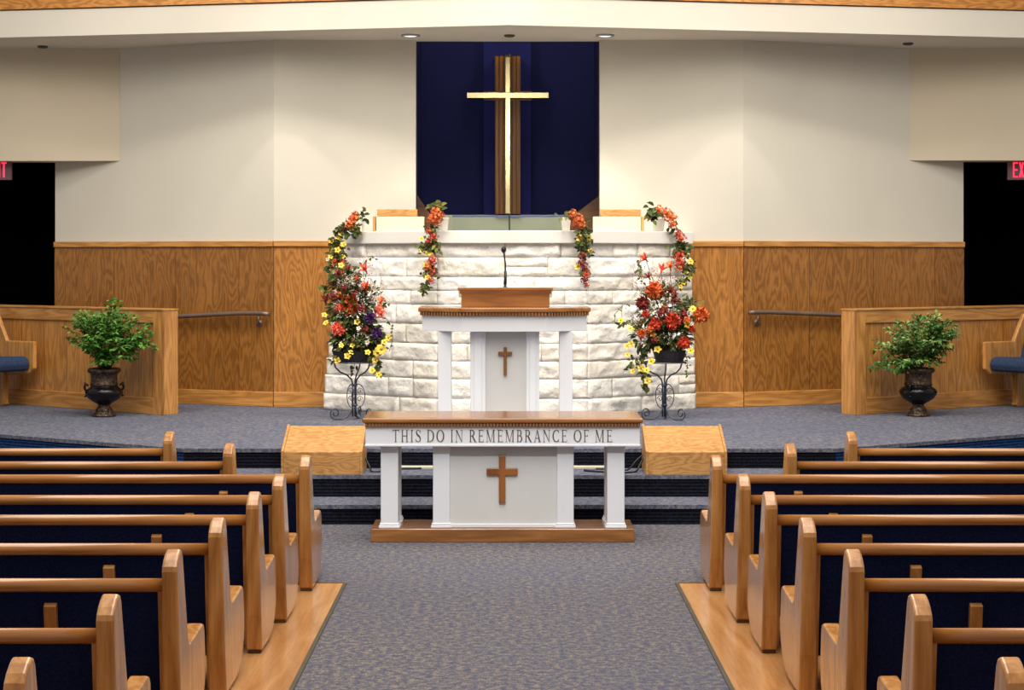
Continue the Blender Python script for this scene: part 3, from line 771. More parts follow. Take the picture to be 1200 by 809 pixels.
# exit signs
def exit_sign(x0, label, sx):
    d = 18.95
    t = thing('exit_sign', label, 'exit sign', (x0, d, wz(211, d)), group='red exit signs')
    W = .33; H = wz(188, d) - wz(211, d)
    m = MB(); m.box(-W / 2, W / 2, 0, .04, 0, H); obj('housing', m, EXITG, t, bevel=.004)
    m = MB(); m.box(-.05, .05, .005, .035, H, 3.07 - wz(211, d) if sx < 0 else 3.075 - wz(211, d)); obj('canopy_mount', m, EXITG, t)
    cw_, g, st = .052, .013, .014
    zz0, zz1 = .028, H - .022
    m = MB()
    def r(x, a, b, c_, e): m.box(x + a, x + b, -.004, .002, c_, e)
    x = -(4 * cw_ + 3 * g - .03) / 2
    r(x, 0, st, zz0, zz1); r(x, st, cw_, zz1 - st, zz1); r(x, st, cw_ * .9, (zz0 + zz1) / 2 - st / 2, (zz0 + zz1) / 2 + st / 2); r(x, st, cw_, zz0, zz0 + st)
    x += cw_ + g
    m.prism([(x, zz0), (x + st * 1.15, zz0), (x + cw_, zz1), (x + cw_ - st * 1.15, zz1)], -.004, .002, 'y')
    m.prism([(x, zz1), (x + cw_ - st * 1.15, zz0), (x + cw_, zz0), (x + st * 1.15, zz1)], -.0042, .002, 'y')
    x += cw_ + g
    r(x, .004, .004 + st, zz0, zz1); x += .022 + g
    r(x, 0, cw_, zz1 - st, zz1); r(x, cw_ / 2 - st / 2, cw_ / 2 + st / 2, zz0, zz1 - st)
    obj('letters', m, EXITR, t)
exit_sign(wx(13.5, 18.95) - .165, 'red lit exit sign cut by the left edge, over the dark passage', -1)
exit_sign(wx(1181, 18.95) + .165, 'red lit exit sign cut by the right edge, over the dark passage', 1)

# ------------------------------------------------------------------ pews
PL = 3.3
ENDP = [(.02, .018), (.0, .2), (.0, .735), (.006, .755), (.03, .779), (.065, .801), (.095, .812), (.12, .806), (.136, .782), (.206, .43), (.222, .402), (.25, .395), (.45, .408), (.54, .416), (.575, .408), (.59, .38), (.592, .24), (.565, .15), (.51, .09), (.43, .045), (.30, .018)]
def pew(sx, label):
    """origin at the aisle face of the aisle end, back at y=0; extends away from the aisle (sx = -1 left, +1 right)"""
    t = thing('pew', label, 'pew', group='oak pews with navy upholstery facing the stage')
    def span(a, b): return sorted((sx * a, sx * b))
    for a in (0, PL - .08):
        q = span(a, a + .082); m = MB(); m.prism(ENDP, q[0], q[1], 'x')
        # the end thins towards its top on the aisle side
        m.v = [(x + (sx * .02 * max(0, z - .05) / .76 if abs(x - sx * a) < 1e-6 else 0), y, z) for x, y, z in m.v]
        ep = obj('end_panel', m, PEW, t, bevel=.011, seg=3)
        q = span(a + .006, a + .076); m = MB(); m.box(q[0], q[1], .026, .27, 0, .022); obj('foot', m, PEWD, ep, bevel=.006)
    q = span(.08, PL - .08)
    rc = [(.055 + .027 * math.cos(2 * PI * i / 16), .672 + .028 * math.sin(2 * PI * i / 16)) for i in range(16)]
    m = MB(); m.prism(rc, q[0], q[1], 'x'); me = obj('top_rail', m, PEWX, t, bevel=0)
    for p in me.data.polygons: p.use_smooth = len(p.vertices) == 4
    q2 = span(.105, PL - .105)
    m = MB(); m.prism([(.045, .648), (.105, .648), (.175, .17), (.115, .17)], q2[0], q2[1], 'x'); obj('backrest', m, NAVY, t, bevel=.006)
    for a in (.08, PL - .105):
        q3 = span(a, a + .025); m = MB(); m.prism([(.04, .65), (.1, .65), (.19, .02), (.12, .02)], q3[0], q3[1], 'x'); obj('back_stile', m, PEW, t)
    m = MB(); m.prism([(.16, .33), (.58, .36), (.58, .38), (.16, .36)], q[0], q[1], 'x'); obj('seat', m, PEWX, t)
    m = MB(); m.prism([(.17, .362), (.585, .382), (.595, .40), (.57, .425), (.17, .40)], q2[0], q2[1], 'x'); obj('seat_cushion', m, NAVY, t, bevel=.01)
    for a in (.515, 2.1):
        q4 = span(a, a + .052)
        m = MB(); m.prism([(.028, .592), (.05, .602), (.07, .597), (.135, .2), (.5, .33), (.5, .29), (.3, .0), (.11, 0)], q4[0], q4[1], 'x'); obj('support_post', m, PEW, t, bevel=.005)
    return t
ROWS = [(506, 'foremost, nearest the stage'), (520, 'second from the stage'), (535, 'third from the stage, first on wood'), (557, 'fourth from the stage'), (578, 'fifth from the stage'),
        (608.5, 'sixth from the stage'), (646, 'third from the camera'), (699, 'second from the camera'), (773.5, 'nearest the camera')]
for sx in (-1, 1):
    proto = None
    for i, (py, lb) in enumerate(ROWS):
        y = F * (HC - .812) / (py - CY) - .085
        if i == 0: x = 2.297 if sx < 0 else 2.32
        elif i == 1: x = 1.757 if sx < 0 else 1.773
        else: x = (1.174 + (10.57 - y) * .041) if sx < 0 else (1.202 + (10.57 - y) * .0437)
        label = 'oak pew with navy back %s of the aisle, %s' % ('left' if sx < 0 else 'right', lb)
        if proto is None: t = proto = pew(sx, label)
        else: t = copy_thing(proto, label)
        t.location = (sx * x, y, .006 if y < 10.5 else 0)

# ------------------------------------------------------------------ flowers
def mum(rs, n=70, petal=.5):
    """round bloom of many curved petals, unit radius"""
    m = MB(); g = PI * (3 - math.sqrt(5))
    m.ball((0, 0, 0), .55, n=8)
    for i in range(n):
        z = 1 - 1.75 * (i + .5) / n; r = math.sqrt(max(0, 1 - z * z)); a = g * i + rs.uniform(-.2, .2)
        dv = Vector((r * math.cos(a), r * math.sin(a), z))
        tl = dv.orthogonal().normalized(); tl.rotate(Matrix.Rotation(rs.uniform(0, 6), 3, dv))
        m.leaf(dv * .42, (dv + tl * .35), tl.cross(dv), petal + rs.uniform(-.05, .15), .36, rs.uniform(.1, .4))
    return m
def lily(rs):
    m = MB()
    for i in range(6):
        a = 2 * PI * i / 6 + rs.uniform(-.15, .15); e = rs.uniform(.5, .8)
        dv = Vector((math.cos(a) * e, math.sin(a) * e, .75))
        m.leaf((0, 0, 0), dv, (0, 0, 1), 1.25, .42, -.12 if i % 2 else .25)
    m.tube([(0, 0, -.4), (0, 0, .15)], [.07, .13], 6)
    return m
def daisy(rs, n=5):
    m = MB()
    for i in range(n):
        a = 2 * PI * i / n + rs.uniform(-.1, .1)
        m.leaf((math.cos(a) * .1, math.sin(a) * .1, 0), (math.cos(a), math.sin(a), .25), (0, 0, 1), .92, .85, .15)
    m.ball((0, 0, .12), .26, 1, 7)
    return m
def cluster(rs, n=26):
    m = MB(); g = PI * (3 - math.sqrt(5)); m.ball((0, 0, 0), .5, n=7)
    for i in range(n):
        z = 1 - 1.7 * (i + .5) / n; r = math.sqrt(max(0, 1 - z * z)); a = g * i + rs.uniform(-.3, .3)
        dv = Vector((r * math.cos(a), r * math.sin(a), z)); u = dv.orthogonal().normalized(); w = dv.cross(u)
        c = dv * rs.uniform(.62, 1.05); sz = rs.uniform(.26, .38)
        for q in range(5):
            b = 2 * PI * q / 5 + i; e = u * math.cos(b) + w * math.sin(b)
            m.leaf(c, e + dv * .3, dv, sz, sz * .75, .15)
    return m
rs = random.Random(5)
CLU = cluster(rs).mesh('blossom_cluster', P_OR)
MUM = mum(rs).mesh('mum_bloom', P_OR); LIL = lily(rs).mesh('lily_bloom', P_RED); DAI = daisy(rs).mesh('blossom', [P_YEL, P_GOLD]); DAI8 = daisy(rs, 9).mesh('blossom', [P_YEL, P_GOLD])
def recol(me, mats):
    c = me.copy()
    for i, mm in enumerate(mats): c.materials[i] = mm
    return c
MUMS = {k: recol(MUM, [v]) for k, v in dict(o=P_OR, r=P_RED, d=P_DRED, c=P_COR, p=P_PUR).items()}
CLUS = {k: recol(CLU, [v]) for k, v in dict(o=P_OR, r=P_RED, d=P_DRED, c=P_COR, p=P_PUR).items()}
LILS = {k: recol(LIL, [v]) for k, v in dict(o=P_OR, r=P_RED, d=P_DRED, c=P_COR).items()}
WDAI = recol(DAI, [P_WHT, P_GOLD])
NOTE = dict(o='orange', r='red', d='dark red', c='coral', p='purple', y='yellow', w='white')
def bloom(t, name, me, p, r, rs, face=(0, -1, .35), label=None, jit=.5):
    f = Vector(face) + Vector((rs.uniform(-jit, jit), rs.uniform(-.2, .2), rs.uniform(-jit, jit)))
    o = bpy.data.objects.new(name, me); C.objects.link(o); o.parent = t
    o.location = p; o.scale = (r, r, r); o.rotation_euler = f.to_track_quat('Z', 'Y').to_euler()
    if label: o['label'] = label
    return o

def arrangement(label, cpx, d, basket, blooms, foliage, sprigs, trails, seed):
    rs = random.Random(seed); k = d / F
    base = at(cpx, 424, d)
    t = thing('flower_arrangement', label, 'flower arrangement', base, group='flower arrangements on iron stands')
    P = lambda px, py, dy=0.: at(px, py, d) - base + Vector((0, dy, 0))
    bw = (basket[1] - basket[0]) / 2 * k; bc = P((basket[0] + basket[1]) / 2, 424)
    m = MB(); bh = 13 * k
    m.lathe([(bw * .82, 0.0), (bw * .9, bh * .4), (bw, bh * .95), (bw * 1.02, bh), (bw * .95, bh), (bw * .9, bh * .8)], bc.x, 0, 28)
    obj('basket', m, WICK, t, smooth=False)
    # foliage
    m = MB()
    for (px, py, rx, ry, n, ln) in foliage:
        c0 = P(px, py)
        for i in range(int(n * 1.5)):
            v = Vector((rs.gauss(0, 1), rs.gauss(0, 1), rs.gauss(0, 1))).normalized(); q = rs.uniform(.35, 1) ** .6
            p = c0 + Vector((v.x * rx * k * q, v.y * min(rx, 26) * k * q * .8, v.z * ry * k * q))
            dv = v + Vector((rs.uniform(-.6, .6), rs.uniform(-.6, .3), rs.uniform(-.5, .4)))
            m.leaf(p, dv, (rs.uniform(-.4, .4), -.6, 1), ln * k * rs.uniform(.7, 1.3), ln * k * .5, rs.uniform(0, .4), rs.choice((0, 0, 1)))
    for path, n, ln in trails:
        pts = [P(x, y, -.08) for x, y in path]
        m.tube(pts, .003, 5)
        for i in range(n):
            u = i / n * (len(pts) - 1); a = pts[int(u)]; b = pts[min(int(u) + 1, len(pts) - 1)]; p = a.lerp(b, u - int(u))
            m.leaf(p + Vector((rs.uniform(-.02, .02), rs.uniform(-.03, .03), rs.uniform(-.02, .02))), (rs.uniform(-1, 1), -.5, rs.uniform(-1, .5)), (0, -1, .5), ln * k * rs.uniform(.7, 1.3), ln * k * .55, .2, rs.choice((0, 1)))
    obj('foliage', m, [LEAFD, LEAFM], t)
    # thin stems up to every bloom
    m = MB()
    for kind, col, px, py, r in blooms:
        e = P(px, py, -.02); s0 = bc + Vector((rs.uniform(-.06, .06), rs.uniform(-.06, .06), bh))
        if py < 405: m.tube([s0, s0.lerp(e, .5) + Vector((0, .02, .02)), e], .003, 5)
    for px, py in sprigs:
        e = P(px, py, rs.uniform(-.1, .1)); s0 = bc + Vector((rs.uniform(-.06, .06), 0, bh)); m.tube([s0, s0.lerp(e, .5) + Vector((rs.uniform(-.03, .03), 0, 0)), e], .0022, 4)
    obj('stems', m, STEM, t)
    # tiny filler sprays, too many to count
    m = MB()
    for px, py in sprigs:
        for i in range(40):
            p = P(px + rs.gauss(0, 5.5), py + rs.gauss(0, 6), rs.uniform(-.1, .06))
            m.ball(p, rs.uniform(.003, .0075), rs.choice((0, 0, 1, 2)), 5)
        for i in range(7):
            p = P(px, py); m.tube([p + Vector((0, 0, -.05)), P(px + rs.gauss(0, 6), py + rs.gauss(0, 7), rs.uniform(-.1, .06))], .0012, 4, 3)
    o = obj('filler_sprays', m, [P_WHT, P_COR, P_DRED, LEAFM], t); o['kind'] = 'stuff'
    for kind, col, px, py, r in blooms:
        fr = -.17 if py > 360 else -.1
        p = P(px, py, fr + rs.uniform(-.03, .03))
        if kind == 'm': bloom(t, 'mum_bloom', MUMS[col], p, r * k, rs, label=NOTE[col] + ' pompom bloom')
        elif kind == 'c': bloom(t, 'blossom_cluster', CLUS[col], p, r * k, rs, label=NOTE[col] + ' blossom cluster')
        elif kind == 'l': bloom(t, 'lily_bloom', LILS[col], p, r * k, rs, (0, -.55, .8), label=NOTE[col] + ' lily bloom')
        elif kind == 'y': bloom(t, 'small_blossom', DAI, p, r * k, rs, label='small yellow blossom')
        elif kind == 's': bloom(t, 'small_blossom', DAI8, p, r * k, rs, label='larger yellow blossom')
        elif kind == 'w': bloom(t, 'small_blossom', WDAI, p, r * k, rs, label='small white blossom')
    return t

def plant_stand(label, cpx, d, lpx):
    """wrought iron stand: three posts, arms curling up to a ring, scrolls and feet"""
    k = d / F
    t = thing('plant_stand', label, 'plant stand', (wx(cpx, d), d, SZ), group='wrought iron plant stands')
    top = wz(424.5, d) - SZ; H = top
    ring = MB()
    rr = .205
    ring.tube([(rr * math.cos(2 * PI * i / 32), rr * math.sin(2 * PI * i / 32), top) for i in range(33)], .006, 6)
    ring.tube([(rr * .8 * math.cos(2 * PI * i / 32), rr * .8 * math.sin(2 * PI * i / 32), top - .004) for i in range(33)], .004, 6)
    for a in range(0, 180, 45): ring.tube([(rr * math.cos(R(a)), rr * math.sin(R(a)), top - .002), (-rr * math.cos(R(a)), -rr * math.sin(R(a)), top - .002)], .004, 6)
    obj('ring', ring, IRON, t, smooth=True)
    for q in range(3):
        a = R(200 + 120 * q); u = Vector((math.cos(a), math.sin(a), 0)); Z = Vector((0, 0, 1))
        m = MB()
        pts = [u * .018 + Z * .03, u * .018 + Z * H * .62, u * .03 + Z * H * .70, u * .075 + Z * H * .78, u * .14 + Z * H * .83, u * .185 + Z * H * .91, u * .2 + Z * H * .995]
        m.tube(pts, .0075, 8); obj('post', m, IRON, t, smooth=True)
        # foot with a scroll
        m = MB(); sp = [u * .018 + Z * .14, u * .03 + Z * .08, u * .07 + Z * .03, u * .12 + Z * .009, u * .17 + Z * .012]
        for i in range(22):
            b = -PI / 2 + 2 * PI * 1.35 * i / 21; r_ = .058 * (1 - .72 * i / 21)
            sp.append(u * (.19 + r_ * math.cos(b) * .9) + Z * (.069 + r_ * math.sin(b)))
        m.tube(sp, .007, 8); obj('foot', m, IRON, t, smooth=True)
        a2 = a + R(60); u2 = Vector((math.cos(a2), math.sin(a2), 0))
        m = MB(); pts = []
        for i in range(21):
            b = PI * i / 20; pts.append(u2 * (.016 + .085 * math.sin(b) ** .8) + Z * (H * .2 + (H * .42) * (1 - math.cos(b)) / 2))
        m.tube(pts, .0045, 6)
        sp = []
        for i in range(16):
            b = 2 * PI * 1.2 * i / 15; r_ = .03 * (1 - .75 * i / 15); sp.append(u2 * (.05 + r_ * math.cos(b)) + Z * (H * .36 + r_ * math.sin(b)))
        m.tube(sp, .0035, 6)
        sp = [v + Z * H * .14 for v in sp]; m.tube(sp, .0035, 6)
        obj('scroll', m, IRON, t, smooth=True)
    m = MB()
    for z in (.14, H * .6): m.lathe([(.02, z - .012), (.03, z - .006), (.03, z + .006), (.02, z + .012)], n=12)
    obj('collar', m, IRON, t, smooth=True)
    return t
D_ = 16.6
plant_stand('wrought iron plant stand left of the pulpit', 415.5, D_, 0)
plant_stand('wrought iron plant stand right of the pulpit', 778.5, D_, 0)
left_bl = [('m', 'o', 411, 358, 13.5), ('m', 'c', 398, 385, 9.5), ('m', 'p', 435, 372, 7.5), ('m', 'p', 443, 390, 7.5), ('c', 'c', 447, 367, 6.5), ('c', 'c', 446, 361, 5), ('c', 'o', 399, 347, 6), ('c', 'd', 392, 347, 5.5), ('c', 'd', 404, 337, 5), ('c', 'd', 425, 362, 6), ('c', 'r', 399, 361, 5.5), ('c', 'd', 431, 386, 5), ('c', 'd', 416, 345, 5),
           ('l', 'o', 447, 356, 8), ('l', 'r', 430, 318, 9), ('l', 'r', 430, 340, 9.5), ('l', 'd', 383, 355, 9.5), ('l', 'd', 398, 323, 7.5), ('l', 'd', 390, 337, 7), ('l', 'r', 421, 327, 4.5), ('l', 'd', 410, 316, 6),
           ('y', 'y', 397, 293, 4), ('y', 'y', 401, 311, 4), ('y', 'y', 382, 369, 4), ('y', 'y', 384, 378, 4), ('y', 'y', 420, 377, 4), ('y', 'y', 457, 395, 4.5), ('s', 'y', 448, 409, 7), ('s', 'y', 444, 412, 5.5),
           ('y', 'y', 397, 421.5, 4.5), ('y', 'y', 409.5, 416, 4.5), ('y', 'y', 413.5, 412, 3.8), ('y', 'y', 432.6, 412, 4), ('y', 'y', 441, 421, 4.2), ('y', 'y', 438, 433, 4.2), ('y', 'y', 445.5, 438, 4.2), ('y', 'y', 402, 404, 3.6), ('y', 'y', 415, 404, 3.6), ('y', 'y', 452, 400, 4),
           ('w', 'w', 396, 352, 3.5), ('w', 'w', 393, 342, 3), ('w', 'w', 436, 375, 3), ('w', 'w', 432, 400, 3.4), ('w', 'w', 422, 384, 2.8), ('w', 'w', 384.5, 304, 2.6)]
left_fo = [(419, 397, 30, 21, 420, 8), (412, 365, 26, 28, 260, 8), (404, 330, 16, 16, 110, 8), (436, 352, 13, 18, 60, 6)]
left_sp = [(425, 330), (435, 335), (418, 340), (440, 345), (432, 352), (410, 330), (400, 320), (444, 335), (392, 365), (425, 312)]
left_tr = [([(452, 372), (460, 383), (461, 396), (457, 411)], 10, 4), ([(432, 412), (441, 425), (446, 440)], 34, 7), ([(418, 415), (416, 428), (412, 436)], 12, 5.5), ([(448, 360), (458, 356)], 5, 6), ([(386, 340), (376, 334)], 8, 8), ([(392, 330), (388, 318)], 8, 8), ([(420, 320), (434, 300), (443, 305)], 9, 5), ([(398, 410), (391, 425)], 10, 6)]
arrangement('orange, purple and coral flower arrangement in dark basket on the left iron stand', 415.5, D_, (389, 440), left_bl, left_fo, left_sp, left_tr, 21)
right_bl = [('m', 'o', 766, 341, 12.5), ('m', 'd', 752, 356, 9.5), ('m', 'r', 786.5, 376, 11.5), ('m', 'r', 767, 379, 8.5), ('m', 'o', 820, 369, 10.5), ('m', 'r', 800, 401, 8.5), ('m', 'r', 809, 385, 5), ('m', 'r', 755, 368, 5.5), ('m', 'o', 750, 390, 6), ('c', 'd', 777, 362, 6), ('c', 'd', 790, 352, 6), ('c', 'o', 760, 386, 6), ('c', 'd', 772, 367, 6), ('c', 'd', 800, 368, 6), ('c', 'o', 803, 375, 5), ('c', 'd', 765, 397, 5), ('c', 'r', 752, 393, 5), ('c', 'd', 784, 340, 5),
            ('l', 'r', 757, 305, 8.5), ('l', 'r', 774, 318, 8.5), ('l', 'o', 785, 315, 8), ('l', 'd', 760, 326, 7), ('l', 'd', 791, 346, 6),
            ('y', 'y', 726, 375, 4), ('y', 'y', 737, 384.5, 4), ('y', 'y', 733.6, 405, 4.2), ('y', 'y', 738, 402, 4.2), ('y', 'y', 734, 415, 3.6), ('y', 'y', 769, 409, 5), ('y', 'y', 761.5, 422.6, 4.6), ('y', 'y', 749, 430, 5), ('y', 'y', 757, 445, 4.6), ('y', 'y', 756, 433, 4.6), ('y', 'y', 740, 434, 3.6), ('y', 'y', 807, 410, 4.6), ('y', 'y', 804, 380, 4.6), ('y', 'y', 776, 360, 4), ('s', 'y', 810, 362, 4.5), ('y', 'y', 764, 392, 4),
            ('w', 'w', 760, 359, 3.4), ('w', 'w', 752, 392, 3.4)]
right_fo = [(784, 394, 24, 18, 330, 8), (776, 362, 27, 26, 240, 7.5), (808, 365, 12, 14, 60, 6), (756, 395, 14, 18, 90, 7)]
right_sp = [(765, 325), (785, 330), (790, 338), (775, 330), (750, 320), (800, 360), (748, 380), (742, 372), (780, 345), (747, 335)]
right_tr = [([(752, 330), (747, 315), (750, 303)], 18, 5), ([(757, 408), (748, 425), (757, 445), (752, 458)], 52, 7), ([(757, 415), (741, 420), (738, 434)], 22, 6.5), ([(750, 385), (730, 378), (724, 382)], 14, 6.5), ([(745, 357), (730, 357), (720, 368), (720, 378)], 7, 4), ([(800, 405), (805, 425), (803, 440)], 16, 4), ([(800, 366), (812, 352), (821, 352)], 10, 5.5)]
arrangement('red and orange flower arrangement in dark basket on the right iron stand', 778.5, D_, (765, 804), right_bl, right_fo, right_sp, right_tr, 33)

# trailing flowers in white pots on the ledge
def garland(label, pot, d, blooms, leaves, path, seed):
    """pot = (left px, right px) standing on the ledge; flowers spill over the front edge"""
    rs = random.Random(seed); k = d / F
    dp = d + .16; px = (pot[0] + pot[1]) / 2
    base = Vector((wx(px, dp), dp, LZ))
    t = thing('trailing_flowers', label, 'potted flowers', base, group='white pots of trailing flowers on the ledge')
    r = (pot[1] - pot[0]) / 2 / F * dp; h = wz(255, dp) - LZ
    m = MB(); m.lathe([(r * .72, 0), (r * .75, .004), (r * .97, h * .86), (r * 1.04, h * .87), (r * 1.04, h), (r * .9, h), (r * .86, h * .7), (.001, h * .7)], n=24)
    obj('pot', m, POTW, t, smooth=False)
    P = lambda x, y, dy=0.: at(x, y, d) - base + Vector((0, dy, 0))
    m = MB(); pts = [Vector((0, 0, h * .7)), Vector((0, 0, h * 1.1))] + [P(x, y) for x, y in path]; m.tube(pts, .004, 6); obj('stem', m, STEM, t, smooth=True)
    m = MB()
    for x, y, n, ln, sp in leaves:
        for i in range(int(n * 1.6)):
            p = P(x + rs.gauss(0, sp), y + rs.gauss(0, sp), rs.uniform(-.05, .02))
            if p.z < 0: p.y = min(p.y, P(x, y).y + .0)
            m.leaf(p, (rs.uniform(-1, 1), -.6, rs.uniform(-1, .6)), (0, -1, .6), ln * k * rs.uniform(.75, 1.3), ln * k * .55, .2, rs.choice((0, 0, 1)))
    obj('foliage', m, [LEAFD, LEAFM], t)
    for kind, col, x, y, r_ in blooms:
        p = P(x, y, -.05 + rs.uniform(-.02, .02))
        if kind == 'm': bloom(t, 'blossom_cluster', CLUS[col], p, r_ * k * 1.12, rs, label=NOTE[col] + ' blossom cluster')
        else: bloom(t, 'small_blossom', DAI if kind == 'y' else WDAI, p, r_ * k, rs, label='small yellow blossom' if kind == 'y' else 'small white blossom')
garland('pot of trailing flowers at the left end of the ledge', (423, 432), 17.45,
        [('m', 'o', 414, 258, 7), ('m', 'o', 411, 264, 5.5), ('m', 'o', 417, 253, 4.5), ('y', 'y', 400, 274.5, 4), ('y', 'y', 389, 283, 3.4), ('y', 'y', 403.5, 286.5, 4), ('y', 'y', 396, 279, 3), ('y', 'y', 402, 301, 3.8), ('y', 'y', 388, 301, 3.6), ('m', 'r', 402, 307, 4), ('m', 'r', 398, 320, 5), ('y', 'y', 401, 312, 3.2), ('m', 'r', 393, 306, 3)],
        [(412, 268, 22, 7, 4), (400, 272, 24, 7, 4), (396, 286, 30, 7, 4), (397, 300, 30, 7, 4), (396, 315, 26, 8, 5), (426, 255, 9, 8, 4), (418, 271, 8, 7, 3)],
        [(414, 260), (402, 272), (397, 288), (396, 304), (394, 322)], 1)
garland('pot of trailing flowers on the ledge, left of the glass', (514, 526), 16.86,
        [('m', 'o', 511, 250, 7), ('m', 'o', 507, 257, 6.5), ('m', 'o', 516, 254, 5.5), ('m', 'o', 512, 261, 5), ('m', 'r', 502.5, 271, 3.8), ('m', 'r', 508.5, 278, 5.2), ('m', 'r', 503, 283, 4), ('y', 'y', 494, 280, 3.6), ('y', 'y', 502.5, 297, 5), ('y', 'y', 494, 294, 3), ('m', 'r', 508, 305, 5.4), ('m', 'o', 503, 313, 6), ('m', 'r', 508, 320, 5), ('y', 'y', 499, 310, 4), ('y', 'y', 501, 325, 3.6), ('m', 'r', 505, 329, 4)],
        [(510, 246, 14, 9, 4), (505, 268, 12, 6, 3), (508, 288, 40, 7, 4.2), (500, 290, 22, 6, 3.5), (503, 318, 26, 6, 4), (498, 336, 16, 6, 2.6), (497, 343, 8, 5, 1.8)],
        [(511, 256), (505, 272), (504, 290), (504, 310), (499, 332), (497, 345)], 2)
garland('pot of trailing flowers on the ledge, right of the glass', (657.5, 669), 16.86,
        [('m', 'o', 672, 252, 5.5), ('m', 'o', 677, 258, 6.5), ('m', 'o', 681, 264, 5.5), ('m', 'o', 674, 263, 4.5), ('y', 'y', 678, 279, 4.8), ('y', 'y', 690, 279, 3.8), ('y', 'y', 691, 294, 3.2), ('y', 'y', 676, 313, 4.2), ('m', 'd', 683, 300, 5), ('m', 'd', 681, 309, 5), ('m', 'd', 686, 314, 5), ('m', 'r', 687, 322, 4.6), ('m', 'd', 685, 329, 4.2), ('m', 'r', 687, 335, 3)],
        [(668, 252, 10, 8, 4), (686, 270, 26, 7, 3.6), (684, 286, 40, 7, 3.8), (688, 296, 14, 6, 3), (686, 318, 14, 5, 3)],
        [(676, 256), (683, 272), (683, 290), (684, 310), (687, 334)], 3)
garland('pot of trailing flowers at the right end of the ledge', (763, 780), 17.45,
        [('m', 'o', 772, 246, 5), ('m', 'o', 780, 250, 6), ('m', 'o', 786, 256, 6.5), ('m', 'o', 788, 264, 4.8), ('m', 'r', 798, 280, 5.6), ('m', 'r', 795, 274, 4), ('m', 'r', 795, 300, 6.2), ('m', 'r', 796, 308, 6), ('m', 'o', 796, 315, 4.4), ('y', 'y', 808.5, 307, 4.4), ('y', 'y', 803, 299, 3.4), ('y', 'y', 803, 320, 4), ('y', 'y', 808, 326, 3), ('y', 'y', 801, 331, 4), ('y', 'y', 797, 336, 3.2)],
        [(766, 249, 22, 9, 4), (796, 289, 40, 7, 4), (801, 292, 20, 7, 4), (805, 313, 22, 6, 3.6), (799, 330, 16, 6, 3.4), (790, 268, 10, 6, 3)],
        [(782, 254), (794, 268), (797, 285), (798, 305), (802, 330)], 4)

# ------------------------------------------------------------------ potted plants
def potted(label, cpx, d, rot, leaf_mat, seed, spread):
    rs = random.Random(seed)
    t = thing('potted_plant', label, 'potted plant', (wx(cpx, d), d, SZ), group='potted plants in dark urns on the stage')
    urn = MB()
    urn.lathe([(.001, 0), (.1, 0), (.104, .014), (.09, .03), (.075, .05), (.082, .065), (.062, .085), (.05, .105), (.06, .12), (.088, .137), (.1, .143), (.15, .175), (.178, .215), (.182, .24), (.17, .265), (.14, .285), (.128, .295), (.126, .31), (.001, .31)], n=36)
    u = obj('urn', urn, BRONZE, t, smooth=True)
    nk = MB(); nk.lathe([(.13, .30), (.136, .31), (.127, .325), (.126, .40), (.135, .42), (.158, .435), (.16, .455), (.148, .472), (.125, .47), (.118, .44), (.001, .435)], n=36)
    obj('ornamented_neck', nk, BRONZE2, u, smooth=True)
    ft = MB(); ft.lathe([(.1, .0), (.112, .003), (.108, .02), (.09, .034), (.078, .05), (.084, .062), (.066, .085), (.054, .105), (.06, .118)], n=30, lobes=8, amp=.04)
    obj('ornamented_foot', ft, BRONZE2, u, smooth=True)
    for s in (-1, 1):
        h = MB(); pts = []
        for i in range(18):
            b = -PI * .6 + 1.45 * PI * i / 17; pts.append((s * (.168 + .017 * math.cos(b)), 0, .285 + .03 * math.sin(b)))
        h.tube(pts, [.012 - .004 * abs(i - 9) / 9 for i in range(18)], 8); h.ball((s * .18, 0, .325), .012); h.ball((s * .178, 0, .2), .012)
        o = obj('handle', h, BRONZE, u, smooth=True)
    u.rotation_euler = (0, 0, rot)
    sm = MB(); lf = MB()
    for i in range(spread['n']):
        # frond tips spread over a wide dome
        v = Vector((rs.gauss(0, 1), rs.gauss(0, 1), rs.gauss(0, 1))).normalized(); e = rs.uniform(.3, 1) ** .5
        tip = Vector((spread['cx'] + v.x * spread['rx'] * e, min(.2, v.y * .3 * e) - .03, spread['cz'] + v.z * spread['rz'] * e + spread['tilt'] * v.x))
        b0 = Vector((rs.uniform(-.05, .05), rs.uniform(-.05, .05), .44)); md = b0.lerp(tip, .5) + Vector((0, 0, .06 + .1 * abs(v.x)))
        pts = []
        for q in range(9):
            u_ = q / 8; pts.append(b0 * (1 - u_) ** 2 + md * 2 * u_ * (1 - u_) + tip * u_ * u_)
        sm.tube(pts, .0022, 4)
        for q in range(4, 9):
            p = pts[q]; tg = (pts[q] - pts[q - 1]).normalized(); sd = tg.cross(Vector((0, 0, 1)))
            sd = sd.normalized() if sd.length > .01 else Vector((1, 0, 0))
            for s in (-1, 1):
                bd = (sd * s + tg * .6 + Vector((0, 0, rs.uniform(-.3, .2)))).normalized(); bl = rs.uniform(.05, .09)
                for w in range(3):
                    bp = p + bd * bl * (w + .6) / 3
                    lf.leaf(bp, bd + Vector((rs.uniform(-.9, .9), rs.uniform(-.9, .4), rs.uniform(-.6, .4))), Vector((rs.uniform(-.3, .3), -.5, 1)), rs.uniform(.036, .066), .026, rs.uniform(.0, .4))
        lf.leaf(tip, pts[-1] - pts[-2], (0, 0, 1), .06, .028, .3)
    obj('stems', sm, STEM, t); obj('foliage', lf, leaf_mat, t)
    m = MB(); m.lathe([(.001, .437), (.118, .437), (.118, .442), (.001, .446)], n=24); obj('soil', m, SOIL, t)
    return t
potted('leafy green plant in a dark bronze urn before the left half wall', 122, 16.95, .35, LEAF, 8, dict(n=88, rx=.42, rz=.33, cx=.075, cz=.78, tilt=-.05))
